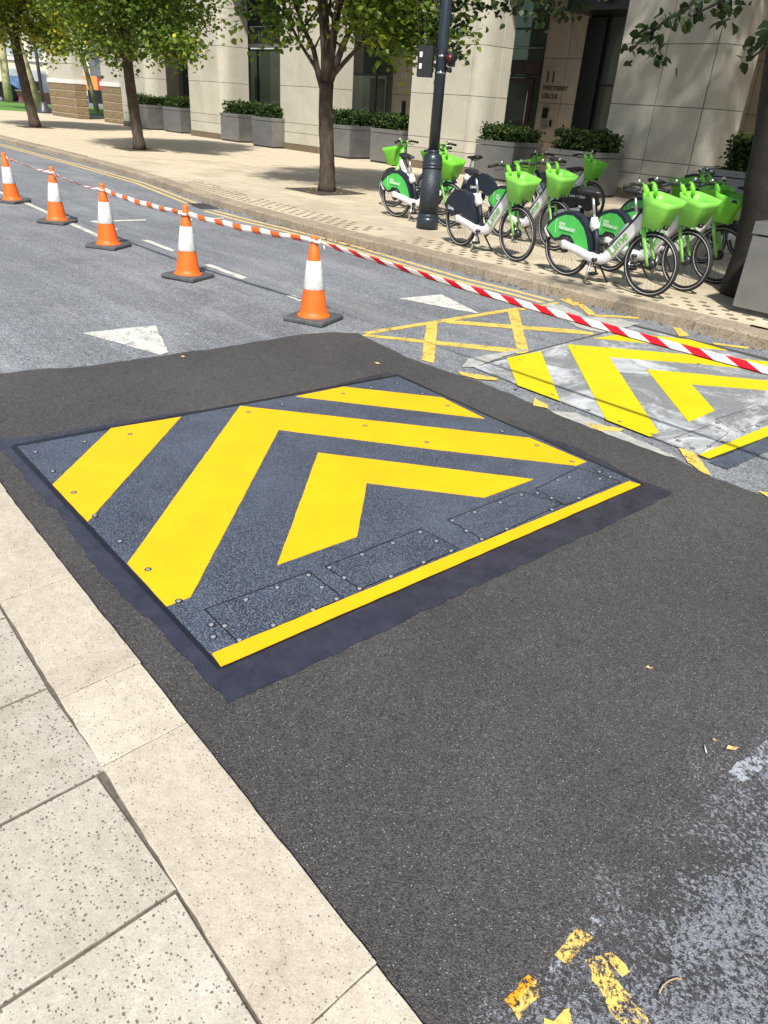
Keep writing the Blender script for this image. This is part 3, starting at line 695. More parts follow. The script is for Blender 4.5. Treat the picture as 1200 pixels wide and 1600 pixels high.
o = copy_tree(cone); o.location = (.55, 4.25, .001); tag(o, 'orange and white traffic cone holding the far right end of the red tape', 'traffic cone', 'traffic cones carrying the barrier tape')
def ribbon(name, mat, a, b, sag, w, tw0, tw1, n=60, tube=False, knot=True, wob=0):
    a = Vector(a); b = Vector(b); L = (b - a).length; vs = []; fs = []; uv = []
    d = (b - a).normalized(); up = Vector((0, 0, 1)); up = (up - d * d.dot(up)).normalized(); sd = d.cross(up)
    for i in range(n + 1):
        t = i / n; p = a + (b - a) * t - Vector((0, 0, sag * 4 * t * (1 - t))) + up * wob * math.sin(t * 23)
        th = tw0 + (tw1 - tw0) * t + .25 * math.sin(t * 9)
        ax = up * math.cos(th) + sd * math.sin(th); nx = d.cross(ax)
        k = min(1, .25 + min(t, 1 - t) * 14) if knot else 1
        m = 8 if tube else 6
        for j in range(m):
            q = 2 * math.pi * j / m
            rr = (w / 2 * k, w / 2 * k * (.6 if tube else .05))
            vs.append(p + ax * math.cos(q) * rr[0] + nx * math.sin(q) * rr[1]); uv.append((t * L, j / m))
    m = 8 if tube else 6
    bb = MB(); bb.add(vs, [(i * m + j, i * m + (j + 1) % m, (i + 1) * m + (j + 1) % m, (i + 1) * m + j) for i in range(n) for j in range(m)], True)
    c = (a + b) / 2
    bb.v = [(x - a.x, y - a.y, z - a.z) for x, y, z in bb.v]
    me = bb.mesh(name); u = me.uv_layers.new()
    for l in me.loops:
        i = l.vertex_index; c01 = (math.cos(2 * math.pi * (i % m) / m) + 1) / 2; u.data[l.index].uv = (uv[i][0], c01)
    me.materials.append(M[mat]); return link(name, me, None, tuple(a))
def ctop(i, z=.66): return (cones[i][0], cones[i][1], z)
G = 'lengths of tape strung between the cones'
p0 = at(-60, 292)
tag(ribbon('barrier_tape', 'tape_red', (p0[0] - 1.5, p0[1] - .02, .66), ctop(0), .02, .05, 0, 1), 'red and white tape running out of the picture from the leftmost cone', 'barrier tape', G)
tag(ribbon('barrier_tape', 'tape_red', ctop(0), ctop(1), .02, .055, 0, 2), 'red and white tape between the first and second cones from the left', 'barrier tape', G)
tag(ribbon('barrier_tape', 'tape_red', ctop(1), ctop(2), .03, .055, 0, 2), 'red and white tape between the second and third cones from the left', 'barrier tape', G)
tag(ribbon('barrier_tape', 'tape_orange', ctop(2), ctop(3, .65), .025, .06, 0, .5, tube=True, wob=.003), 'orange and white sleeve tape between the third and fourth cones', 'barrier tape', G)
tag(ribbon('barrier_tape', 'tape_orange', ctop(3, .65), ctop(4, .69), .02, .06, 0, .5, tube=True, wob=.003), 'orange and white sleeve tape between the fourth cone and the nearest cone', 'barrier tape', G)
pe = at(1200, 590, .60); pa = Vector(ctop(4, .69)); pb = pa + (Vector(pe) - pa) * 1.32
tag(ribbon('barrier_tape', 'tape_red', pa, (.55, 4.25, .66), .055, .047, .25, -.35, 120), 'long red and white tape stretched from the nearest cone across the worn plate', 'barrier tape', G)
# knots and loose ends
for i, mt in ((1, 'tape_red'), (2, 'tape_orange'), (3, 'tape_orange'), (4, 'tape_red')):
    c = cones[i]; b = MB(); z = .66 if i < 3 else (.65 if i == 3 else .69)
    rr = .128 - (z - .05) * .1485 + .012
    b.torus((0, 0, 0), rr, .011, 24, 6, 1.0); b.v = [(x, zz, y + .008 * math.sin(3 * x * 30)) for x, y, zz in b.v]
    b.tube([(rr, 0, 0), (rr + .05, .02, -.02), (rr + .09, .0, -.05)], [.012, .010, .003], 6)
    b.tube([(-rr, 0, 0), (-rr - .06, .02, -.015), (-rr - .11, .0, -.035)], [.012, .012, .003], 6)
    tag(b.build('tape_knot', 'sleeve', None, (c[0], c[1], z)), ['', 'white tape knot round the neck of the second cone', 'white tape knot round the neck of the third cone', 'white tape knot round the neck of the fourth cone', 'white tape knot round the neck of the nearest cone'][i], 'tape knot', 'tape knots on the cones')

# ------------------------------------------------------------------ stone building (raw units scaled by K, standing on the pavement)
K = .9314
def S(x, y, z=0): return (x * K, y * K, z * K + FZ)
bld = empty('stone_building', (0, 0, FZ))
tag(bld, 'cream limestone office building with deep pillars and shaded glazed entrances along the pavement', 'building')
def bbox(name, mat, x0, x1, y0, y1, z0, z1, bev=.006, parent=None):
    cx, cy, cz = (x0 + x1) / 2 * K, (y0 + y1) / 2 * K, (z0 + z1) / 2 * K
    b = MB(); hx, hy, hz = (x1 - x0) / 2 * K, (y1 - y0) / 2 * K, (z1 - z0) / 2 * K
    b.box(-hx, hx, -hy, hy, -hz, hz, bev)
    par = parent or bld
    return b.build(name, mat, par, (cx, cy, cz))
ROWS = [0, .22, .62, .95, 2.2, 3.53, 4.86, 6.2]
def pillar(x0, x1, cols, depth=1.35, zmin=0, mats=('plinth', 'stone')):
    gp = .007
    bbox('pillar_core', 'core', x0 + .03, x1 + .02, 19.53, 19.5 + depth, 0, 6.2, 0)
    for i in range(len(ROWS) - 1):
        z0, z1 = ROWS[i] + (gp if i else 0), ROWS[i + 1] - gp
        m = mats[0] if i == 0 else mats[1]
        pr = .03 if i == 0 else 0
        for c in range(cols):
            a = x0 + (x1 - x0) * c / cols + gp; b = x0 + (x1 - x0) * (c + 1) / cols - gp
            bbox('cladding_panel', m, a - (pr if c == 0 else 0), b, 19.5 - pr, 19.56, z0, z1)
        # rounded return on the right side
        R0 = .42; prof = [(x1 + .02, 19.5), (x1 + .09, 19.5)]
        for k in range(9):
            q = rad(90 * k / 8); prof.append((x1 + .09 + .34 * math.sin(q), 19.5 + .55 - .55 * math.cos(q)))
        prof += [(x1 + .43, 19.5 + depth * .62 - gp), (x1 + .02, 19.5 + depth * .62 - gp)]
        g = MB(); g.prism([((px) * K, (py) * K) for px, py in prof], z0 * K, z1 * K)
        g.build('rounded_panel', m, bld)
        bbox('side_panel', m, x1 + .02, x1 + .43, 19.5 + depth * .62 + gp, 19.5 + depth, z0, z1)
        # left return
        bbox('side_panel', m, x0 - pr, x0 + .04, 19.57, 19.5 + depth, z0, z1)
pillar(-12.15, -9.58, 2); pillar(-19.68, -17.15, 1); pillar(-26.95, -24.6, 2); pillar(-33.9, -31.55, 2); pillar(-40.7, -38.2, 2, 1.0)
pillar(-4.7, -2.2, 2)
# far pair of pillars with brown rusticated bases
def rust_pillar(x0, x1, y0, d):
    zz = [0, .22, .6, 1.0, 1.38, 1.72]
    for i in range(5):
        bbox('rusticated_block', 'rust', x0, x1, y0, y0 + d, zz[i] + .02, zz[i + 1], .03)
    bbox('mortar_core', 'white_trim', x0 + .03, x1 - .03, y0 + .03, y0 + d - .03, 0, 1.75, 0)
    bbox('stone_band', 'white_trim', x0 - .03, x1 + .03, y0 - .03, y0 + d + .03, 1.74, 1.95)
    z = 1.96
    while z < 5.5:
        bbox('cladding_panel', 'stone', x0 + .06, x1 - .06, y0 + .06, y0 + d - .06, z, z + .73); z += .75
rust_pillar(-50.1, -46.5, 19.5, .75); rust_pillar(-43.9, -41.7, 19.9, 1.4)
# upper storey and soffit
bbox('upper_wall', 'stone', -52, 4, 19.5, 30, 6.22, 14, 0)
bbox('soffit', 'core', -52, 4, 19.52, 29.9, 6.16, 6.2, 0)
# recessed back wall pieces
def back(x0, x1, joints, z1=6.1, y=23.5, mat='stone_back', rows=(0, .62, 1.03, 2.2, 3.5, 4.86, 6.1)):
    xs = [x0] + joints + [x1]
    bbox('wall_core', 'core', x0 + .02, x1 - .02, y + .05, y + .5, 0, z1, 0)
    for i in range(len(rows) - 1):
        for j in range(len(xs) - 1):
            bbox('cladding_panel', mat, xs[j] + .007, xs[j + 1] - .007, y, y + .06, rows[i] + .007, rows[i + 1] - .007)
back(-17.5, -15.95, [-16.55]); back(-24.8, -20.9, [-23.6, -22.2]); back(-12.6, -3.9, [-11.9, -10.2, -8.6, -6.9, -5.3]); back(-32.4, -28.9, [-31.2, -30.0]); back(-39.9, -35.6, [-38.3, -36.9]); 
back(-48.5, -41.3, [-46.6, -44.7, -43.0], mat='stone')
def glazing(x0, x1, y, mulls, rails, z0=.1, z1=5.9, fr='black', w=.06):
    for a in [x0 + w] + mulls + [x1 - w]: bbox('mullion', fr, a - w / 2, a + w / 2, y - .05, y + .05, z0, z1)
    xs = [x0 + w] + mulls + [x1 - w]; zs = [z0] + rails + [z1]
    for r in rails:
        for i in range(len(xs) - 1): bbox('transom_bar', fr, xs[i] + w / 2, xs[i + 1] - w / 2, y - .04, y + .04, r - w / 2, r + w / 2)
    for i in range(len(xs) - 1):
        for j in range(len(zs) - 1):
            bbox('glass_pane', 'glass', xs[i] + w / 2, xs[i + 1] - w / 2, y - .008, y + .008, zs[j] + w / 2 * (j > 0), zs[j + 1] - w / 2 * (j < len(zs) - 2), 0)
# bay with the entrance door
bbox('room_back', 'interior', -20.9, -13.0, 27, 27.1, .02, 6.1, 0); bbox('room_back', 'interior_dark', -28.9, -24.8, 27, 27.1, .02, 6.1, 0)
bbox('room_back', 'interior_dark', -35.6, -32.4, 26, 26.1, .02, 6.1, 0)
glazing(-20.9, -17.5, 23.55, [-19.25], [2.97, 3.42, 3.8, 4.35], fr='dark_grey')
bbox('door_header', 'wood', -19.2, -17.56, 23.44, 23.6, 3.02, 3.38)
bbox('chrome_strip', 'chrome', -19.3, -17.55, 23.42, 23.5, 3.77, 3.81); bbox('chrome_bracket', 'chrome', -19.35, -18.7, 23.35, 23.5, 2.98, 3.07)
dr = bbox('door', 'wood', -18.95, -17.75, 23.4, 23.46, .1, 2.9)
b = MB(); b.tube([(0, -.05, -.9), (0, -.12, -.85), (0, -.12, .85), (0, -.05, .9)], .022, 8); b.build('handle', 'chrome', dr, (.48, 0, .1))
bbox('pane', 'glass', -18.8, -17.9, 23.37, 23.395, .5, 2.75, 0, None)
# lettering beside the door
def sign_text(s, size, X, Z, mat, Y=23.49, bold=.004, par=None):
    me = text_mesh(s, size * K, .006, bold); me.materials.append(M[mat])
    return link('lettering', me, par or bld, (X * K, Y * K, Z * K), (rad(90), 0, 0))
sign_text('1', .44, -17.33, 2.82, 'letter', bold=.012); sign_text('1', .44, -17.10, 2.82, 'letter', bold=.012); sign_text('WESTFERRY', .19, -17.36, 2.58, 'letter'); sign_text('CIRCUS', .19, -17.36, 2.34, 'letter')
ic = bbox('intercom', 'silver', -17.2, -16.93, 23.44, 23.5, 1.42, 2.08); 
bb = MB(); bb.box(-.11, .11, -.045, -.031, 0, .28); bb.build('screen', 'black', ic)
bbox('card_reader', 'black', -16.86, -16.78, 23.45, 23.5, 1.5, 1.7)
sign_text('1', .36, -24.35, 2.75, 'white_trim', Y=23.49, bold=.0); sign_text('1', .36, -24.17, 2.75, 'white_trim', Y=23.49, bold=.0); sign_text('WESTFERRY', .11, -24.5, 2.52, 'white_trim', bold=0); sign_text('CIRCUS', .11, -24.5, 2.32, 'white_trim', bold=0)
bbox('intercom', 'black', -24.15, -23.95, 23.45, 23.5, 1.45, 1.98)
# window bay right of the lettering
glazing(-15.95, -12.6, 23.6, [-15.2], [2.78], z0=.1, z1=4.62); bbox('side_frame', 'black', -15.94, -15.25, 23.42, 23.56, .02, 4.6)
bbox('fascia', 'black', -15.95, -12.6, 22.2, 23.7, 4.63, 6.1)
bbox('vent_unit', 'dark_grey', -14.9, -14.0, 24.1, 24.4, 3.3, 3.75); bbox('white_board', 'white_trim', -15.0, -14.75, 24.2, 24.3, 1.0, 2.4)
# bay with the screens
glazing(-28.9, -24.82, 23.6, [-27.6, -25.87], [2.85, 3.98], fr='dark_grey')
bbox('olive_reflection', 'olive_reflection', -28.6, -25.0, 24.0, 24.03, 2.9, 5.6, 0)  # olive sheet behind the upper panes, painted in place of their reflection
for a, b_ in ((-26.75, -26.05), (-25.75, -25.1)):
    s_ = bbox('advert_screen', 'black', a - .06, b_ + .06, 24.1, 24.2, 1.2, 2.75)
    bbox('advert_picture', 'screen_blue', a, b_, 24.06, 24.09, 2.1, 2.65, 0); bbox('advert_stripe', 'screen_red', a, b_, 24.06, 24.09, 1.35, 1.62, 0)
# shopfront with white lettering
glazing(-35.6, -32.4, 23.6, [-34.4], [3.7], z1=3.75)
bbox('fascia', 'dark_grey', -35.6, -32.4, 23.4, 23.7, 3.98, 4.62); bbox('fascia', 'black', -35.6, -32.4, 23.45, 23.7, 4.66, 6.1)
bbox('transom_bar', 'silver', -35.5, -32.4, 23.4, 23.6, 3.8, 3.96)
sign_text('HIAN', .48, -34.05, 4.12, 'letter_white', Y=23.38)
bbox('poster', 'poster', -34.9, -34.5, 23.75, 23.77, 1.2, 2.6, 0)
bbox('bright_patch_panel', 'far_wall', -33.6, -32.7, 25.2, 25.3, 1.0, 2.5, 0)  # pale panel painted in for the brighter patch of the shop interior
b = MB(); b.lathe([(.02, .5), (.03, .12), (.22, .05), (.25, 0), (.24, -.02)], 16); b.build('pendant_lamp', 'black', bld, (-32.95 * K, 24.4 * K, 2.2 * K))
bbox('ledge', 'white_trim', -45.5, -41.5, 23.3, 23.5, .98, 1.06); bbox('dark_brick_strip', 'black', -41.55, -41.1, 23.3, 23.5, 0, 6)
# globe lamp under the fascia
p = S(-14.6, 22.0, 5.12); b = MB(); b.lathe([(.001, -.30)] + [(.30 * math.sin(rad(a)), -.30 * math.cos(rad(a))) for a in range(15, 180, 15)] + [(.03, .30), (.03, .9)], 24)
tag(b.build('globe_lamp', 'white_trim', None, p), 'white globe lamp hanging above the dark window at the top edge', 'lamp')

# ------------------------------------------------------------------ planters
def hedge_pts(w, d, h, n, r):
    P = r.uniform(-1, 1, (n, 3)); 
    ax = r.integers(0, 3, n); sg = np.where(r.random(n) < .5, -1, 1)
    for i in range(n):
        P[i, ax[i]] = (1 if ax[i] == 2 else sg[i]) * r.uniform(.82, 1.05)
    P[:, 2] = (P[:, 2] + 1) / 2 if True else P[:, 2]
    P[:, 0] *= w / 2; P[:, 1] *= d / 2; P[:, 2] *= h
    P += r.normal(0, .032, P.shape); P[:, 2] += .05 * np.sin(P[:, 0] * 9) * (P[:, 2] > h * .6)
    return P
def planter(x, y, w, d, h, label, hedge=True, hh=.42, n=1500, seed=1, rz=0, fill=1.0):
    root = empty('planter', (x, y, FZ), rz)
    b = MB(); b.box(-w / 2 + .03, w / 2 - .03, -d / 2 + .03, d / 2 - .03, 0, .06); b.build('foot', 'dark_grey', root)
    b = MB(); t = .02
    for q in [(-w / 2, w / 2, -d / 2, -d / 2 + t), (-w / 2, w / 2, d / 2 - t, d / 2), (-w / 2, -w / 2 + t, -d / 2 + t, d / 2 - t), (w / 2 - t, w / 2, -d / 2 + t, d / 2 - t)]:
        b.box(*q, .06, h - .13, .003)
    b.build('box', 'steel', root)
    b = MB(); e = .012
    for q in [(-w / 2 - e, w / 2 + e, -d / 2 - e, -d / 2 + .07), (-w / 2 - e, w / 2 + e, d / 2 - .07, d / 2 + e), (-w / 2 - e, -w / 2 + .07, -d / 2 + .07, d / 2 - .07), (w / 2 - .07, w / 2 + e, -d / 2 + .07, d / 2 - .07)]:
        b.box(*q, h - .115, h, .006)
    b.build('rim', 'steel', root)
    b = MB(); b.box(-w / 2 + .06, w / 2 - .06, -d / 2 + .06, d / 2 - .06, h - .12, h - .05); b.build('soil', 'soil', root)
    if hedge:
        r = np.random.default_rng(seed); P = hedge_pts(w * .88 * fill, d * .88, hh, n, r); P[:, 2] += h - .06
        leaves('hedge', P, .075, 'hedge', root, hang=False, seed=seed)
        b = MB(); b.box(-w * .36 * fill, w * .36 * fill, -d * .36, d * .36, h - .06, h + hh - .1, .05); b.build('hedge_core', 'leaf_shaded', root)
    return root
PG = 'steel planters along the building'
Lp = [(-38.2, 19.9, 1.35, 1.3, 'steel planter with clipped hedge, left of the pair beside the first plain pillar'),
      (-35.95, 20.35, 1.5, 1.3, 'steel planter with clipped hedge, right of the pair beside the first plain pillar'),
      (-30.35, 20.05, 1.3, 1.4, 'steel planter with clipped hedge, left of the pair below the dark shopfront'),
      (-27.35, 19.6, 1.3, 1.3, 'steel planter with clipped hedge, right of the pair below the dark shopfront'),
      (-22.85, 19.75, 1.15, 1.2, 'steel planter with loose hedge right behind the middle tree trunk'),
      (-20.55, 19.9, 1.35, 1.2, 'steel planter with hedge partly behind the leftmost green bicycle'),
      (-15.45, 19.65, 1.35, 1.3, 'large steel planter with low hedge in front of the entrance door'),
      (-11.95, 18.45, 1.3, 1.3, 'steel planter with dark hedge below the house number lettering')]
for i, (x, y, w, d, l) in enumerate(Lp):
    p = S(x, y); pl = planter(p[0], p[1], w, d, 1.0, l, seed=20 + i, hh=.42 if i not in (6,) else .36, n=2200 if i > 3 else 1400)
    tag(pl, l, 'planter', PG)
p = at(1134, 358, FZ); tag(planter(p[0], p[1] + .6, 1.5, 1.2, 1.0, '', seed=40, hh=.6, n=2200, fill=.6), 'steel planter with small pale shrub left of the big dark trunk', 'planter', PG)
p = at(1140, 487, FZ); tag(planter(p[0] + .7, p[1] + .62, 1.4, 1.2, .88, '', hedge=False, seed=41), 'nearest steel planter at the right edge beside the kerb', 'planter', PG)

# ------------------------------------------------------------------ lamp post
p = at(667, 357, FZ)
lp = empty('lamp_post', (p[0], p[1], FZ)); tag(lp, 'tall slate blue lamp post with thick studded base standing among the bicycles', 'lamp post')
b = MB(); b.lathe([(.172, 0), (.172, .13), (.165, .16), (.160, .165), (.160, .18), (.166, .19), (.160, .2), (.160, .215), (.152, .225)], 32); b.build('foot', 'post', lp)
b = MB(); b.lathe([(.150, .226), (.146, .86)], 32); b.build('studded_wrap', 'wrap', lp)
b = MB()
for r in range(15):
    for k in range(22):
        a = 2 * math.pi * (k + .5 * (r % 2)) / 22; z = .25 + r * .041; q = .149 - (z - .226) * .006
        x, y = q * math.cos(a), q * math.sin(a); t = Vector((-math.sin(a), math.cos(a), 0)) * .006
        c = Vector((x, y, z)); o_ = Vector((math.cos(a), math.sin(a), 0)) * .004; u = Vector((0, 0, .006))
        b.add([c - t - u, c + t - u, c + t + u, c - t + u, c + o_], [(0, 1, 4), (1, 2, 4), (2, 3, 4), (3, 0, 4)])
tag(b.build('studs', 'wrap', lp), kind='stuff')
b = MB(); b.lathe([(.150, .862), (.158, .87), (.158, .885), (.150, .89), (.150, .9), (.158, .91), (.158, .925), (.150, .935)] + [(.085 + .065 * math.cos(rad(a)), .935 + .13 * math.sin(rad(a))) for a in range(10, 91, 10)] + [(.085, 1.07), (.092, 1.08), (.092, 1.10), (.08, 1.11)], 32); b.build('dome_collar', 'post', lp)
b = MB(); b.lathe([(.080, 1.11), (.078, 2.5), (.066, 7.0)], 24); b.build('shaft', 'post', lp)
for z in (2.10, 2.30):
    b = MB(); b.lathe([(.082, z - .012), (.084, z - .01), (.084, z + .01), (.082, z + .012)], 24); b.build('steel_band', 'chrome', lp)
sb = MB(); sb.box(-.33, -.11, -.10, .02, 2.03, 2.41, .01); sb = sb.build('signal_box', 'black', lp, None, (0, 0, rad(35)))
for z in (2.13, 2.27):
    b = MB(); b.box(-.30, -.262, -.104, -.101, z, z + .065); b.build('white_label', 'letter_white', sb)
b = MB(); b.box(.10, .19, -.05, .07, 2.18, 2.36, .01); b.tube([(.145, -.05, 2.28), (.145, -.11, 2.28)], [.06, .062], 16); sg = b.build('signal_head', 'blackp', lp, None, (0, 0, rad(25)))
b = MB(); b.tube([(.145, -.10, 2.28), (.145, -.113, 2.28)], .048, 16); b.build('red_lens', 'red', sg)
b = MB(); b.tube([(.07, 0, 2.15), (.16, -.03, 2.13)], .03, 10); b.build('bracket', 'blackp', lp, None, (0, 0, rad(25)))

# ------------------------------------------------------------------ bicycles
WB = 1.13; WR = .335
TX = {}
def get_text(s, size, bold=0):
    if (s, size) not in TX: TX[(s, size)] = text_mesh(s, size, 0, bold)
    return TX[(s, size)]
def put_text(par, name, s, size, mat, x, z, ang, y, bold=0):
    me = get_text(s, size, bold)
    me2 = me.copy(); me2.materials.clear(); me2.materials.append(M[mat])
    o = link(name, me2, par); c, q = math.cos(ang), math.sin(ang)
    if y < 0: m = Matrix(((c, -q, 0, x), (0, 0, -1, y), (q, c, 0, z), (0, 0, 0, 1)))
    else: m = Matrix(((-c, -q, 0, x), (0, 0, 1, y), (-q, c, 0, z), (0, 0, 0, 1)))
    o.matrix_local = m; return o
def sweep(b, path):  # path: (x, z, y, halfheight, halfwidth)
    n = len(path); m = 10; vs = []
    for i, (x, z, y, hh, hw) in enumerate(path):
        a = path[max(i - 1, 0)]; c = path[min(i + 1, n - 1)]; t = Vector((c[0] - a[0], c[2] - a[2], c[1] - a[1])).normalized()
        nn = Vector((-t.z, 0, t.x)).normalized(); s_ = t.cross(nn)
        for j in range(m):
            q = 2 * math.pi * (j + .5) / m; cc, ss = math.cos(q), math.sin(q)
            cc = math.copysign(abs(cc) ** .6, cc); ss = math.copysign(abs(ss) ** .6, ss)
            vs.append(Vector((x, y, z)) + nn * hh * cc + s_ * hw * ss)
    b.add(vs, [(i * m + j, i * m + (j + 1) % m, (i + 1) * m + (j + 1) % m, (i + 1) * m + j) for i in range(n - 1) for j in range(m)] + [tuple(range(m - 1, -1, -1)), tuple(range((n - 1) * m, n * m))], True)
def wheel(root, hx, motor):
    b = MB(); b.torus((0, 0, 0), WR - .022, .022, 48, 8, .95); w = b.build('wheel', 'tyre', root, (hx, 0, WR))
    b = MB(); b.torus((0, .0185, 0), WR - .031, .0035, 48, 4); b.torus((0, -.0185, 0), WR - .031, .0035, 48, 4); b.build('reflective_ring', 'reflect', w)
    b = MB(); b.torus((0, 0, 0), WR - .052, .012, 48, 6, .9); b.build('rim', 'blackp', w)
    b = MB()
    for k in range(28):
        a = 2 * math.pi * k / 28; a2 = a + (.35 if k % 2 else -.35); s_ = .02 if (k // 2) % 2 else -.02
        b.tube([(.035 * math.cos(a2), s_, .035 * math.sin(a2)), ((WR - .055) * math.cos(a), 0, (WR - .055) * math.sin(a))], .0014, 3, False, False)
    b.build('spokes', 'dark_grey', w)
    b = MB(); b.ycyl((0, 0), .055 if motor else .03, -.03, .03, 16); b.ycyl((0, 0), .012, -.065, .065, 8); b.build('hub', 'blackp', w)
    return w
FEN = [(-.33, .16), (-.27, .25), (-.18, .335), (-.06, .385), (.06, .39), (.17, .35), (.26, .27), (.32, .17), (.36, .05), (.37, -.04), (.33, -.05), (.12, -.005), (.105, .055), (.06, .10), (0, .115), (-.06, .10), (-.10, .06), (-.16, .04)]
def make_bike(style='feedback', flip=False):
    root = empty('rental_bicycle', (0, 0, 0))
    wheel(root, 0, False); wheel(root, WB, True)
    b = MB()
    for s_ in (-1, 1):
        sweep(b, [(-.05, .365, .066 * s_, .036, .014), (-.01, .365, .066 * s_, .052, .016), (.05, .36, .066 * s_, .042, .016), (.22, .325, .062 * s_, .046, .018), (.37, .285, .045 * s_, .052, .035), (.45, .275, .02 * s_, .054, .045)])
    sweep(b, [(.34, .295, 0, .045, .055), (.42, .275, 0, .05, .05), (.50, .275, 0, .056, .046), (.56, .31, 0, .062, .042), (.64, .40, 0, .066, .040), (.78, .575, 0, .068, .038), (.90, .725, 0, .07, .036), (.955, .80, 0, .06, .034)])
    b.build('frame', 'whitep', root)
    put_text(root, 'lettering', 'Lime', .150, 'printg', .655, .345, math.atan2(.175, .14), -.0455, .0005)
    put_text(root, 'lettering', 'Lime', .150, 'printg', .845, .585, math.atan2(.175, .14), .0455, .0005)
    b = MB(); sweep(b, [(.60, .455, 0, .028, .034), (.70, .58, 0, .03, .034), (.78, .685, 0, .028, .034)]); b.build('battery', 'batt', root)
    b = MB(); sweep(b, [(.57, .40, 0, .012, .038), (.72, .585, 0, .012, .038), (.86, .76, 0, .02, .036), (.93, .86, 0, .03, .03)]); b.build('battery_rail', 'blackp', root)
    # fork
    b = MB()
    sweep(b, [(.935, .99, 0, .030, .03), (.965, .84, 0, .032, .034), (.985, .74, 0, .032, .045), (.995, .70, 0, .02, .05)])
    for s_ in (-1, 1):
        sweep(b, [(.990, .72, .05 * s_, .026, .016), (1.03, .58, .058 * s_, .022, .012), (1.09, .43, .062 * s_, .018, .010), (WB, WR - .01, .062 * s_, .016, .009)])
    b.build('fork', 'forkg', root)
    # basket
    ba = MB(); rings = []
    def rr(x0, x1, hy, z0, z1, rad_=.05, n=24):
        out = []
        for k in range(n):
            q = 2 * math.pi * (k + .5) / n; cx, sy = math.cos(q), math.sin(q)
            cx = math.copysign(abs(cx) ** .38, cx); sy = math.copysign(abs(sy) ** .38, sy)
            x = (x0 + x1) / 2 + (x1 - x0) / 2 * cx; out.append((x, hy * sy, z0 + (z1 - z0) * (cx + 1) / 2))
        return out
    lay = [rr(1.00, 1.19, .115, .715, .70), rr(.99, 1.21, .125, .725, .71), rr(.975, 1.285, .15, .93, .88), rr(.965, 1.30, .157, .955, .905), rr(.955, 1.335, .170, 1.035, .965), rr(.965, 1.325, .162, 1.035, .965), rr(.98, 1.28, .145, .93, .88), rr(1.00, 1.20, .115, .735, .72)]
    vs = [q for l in lay for q in l]; m = 24
    ba.add(vs, [(i * m + j, i * m + (j + 1) % m, (i + 1) * m + (j + 1) % m, (i + 1) * m + j) for i in range(7) for j in range(m)] + [tuple(range(m - 1, -1, -1)), tuple(range(7 * m, 8 * m))], True)
    bk = ba.build('basket', 'lime', root)
    b = MB()
    for s_ in (-1, 1):
        b = MB(); sweep(b, [(.975, .99, .07 * s_, .03, .02), (.965, 1.05, .075 * s_, .028, .022), (.935, 1.095, .08 * s_, .022, .022), (.905, 1.11, .085 * s_, .016, .02)]); b.build('basket_horn', 'lime', bk)
    b = MB(); sweep(b, [(1.00, .72, 0, .012, .06), (1.13, .70, 0, .012, .06), (1.22, .73, 0, .012, .05)]); b.tube([(1.22, -.03, .72), (1.255, -.03, .72)], .022, 10); b.build('basket_rack', 'blackp', root)
    # handlebar
    b = MB(); b.tube([(.86, -.30, 1.10), (.89, -.20, 1.115), (.925, -.09, 1.10), (.935, 0, 1.09), (.925, .09, 1.10), (.89, .20, 1.115), (.86, .30, 1.10)], .013, 8)
    for s_ in (-1, 1): b.tube([(.93, .14 * s_, 1.10), (.95, .17 * s_, 1.07), (.915, .27 * s_, 1.065)], .006, 5)
    hb = b.build('handlebar', 'blackp', root)
    for s_ in (-1, 1):
        b = MB(); b.tube([(.888, .195 * s_, 1.116), (.857, .32 * s_, 1.098)], .0185, 10); b.build('grip', 'tyre', hb)
        b = MB(); b.tube([(.905, .165 * s_, 1.14), (.905, .145 * s_, 1.14)], .022, 12); b.build('bell', 'chrome', hb)
    b = MB(); b.tube([(.90, -.16, 1.10), (.93, -.12, 1.16), (.96, -.07, 1.08), (.955, -.05, .92)], .005, 5); b.tube([(.90, .16, 1.10), (.86, .12, 1.0), (.9, .06, .9), (.93, .04, .84)], .005, 5); b.build('cables', 'blackp', root)
    # seat
    b = MB(); sweep(b, [(.445, .29, 0, .026, .026), (.40, .45, 0, .026, .026), (.355, .60, 0, .026, .026)]); b.build('seat_tube', 'navyp', root)
    b = MB(); sweep(b, [(.365, .575, 0, .045, .035), (.335, .62, 0, .062, .036), (.325, .655, 0, .045, .034), (.318, .70, 0, .030, .03)]); b.build('seat_clamp', 'whitep', root)
    b = MB(); b.tube([(.32, 0, .70), (.255, 0, .925)], .0155, 10); b.build('seat_post', 'silver', root)
    b = MB(); sweep(b, [(.085, .96, 0, .018, .06), (.11, .965, 0, .03, .085), (.17, .96, 0, .034, .09), (.24, .95, 0, .028, .06), (.30, .95, 0, .022, .032), (.355, .945, 0, .016, .02)])
    b.tube([(.14, -.04, .93), (.20, -.03, .905), (.30, -.02, .925)], .005, 5); b.tube([(.14, .04, .93), (.20, .03, .905), (.30, .02, .925)], .005, 5); b.build('saddle', 'blackp', root)
    # fender
    b = MB(); b.xz_prism([(x, z + WR) for x, z in FEN], -.05, .05)
    fd = b.build('fender', 'navyp' if style != 'plus' else 'blackp', root)
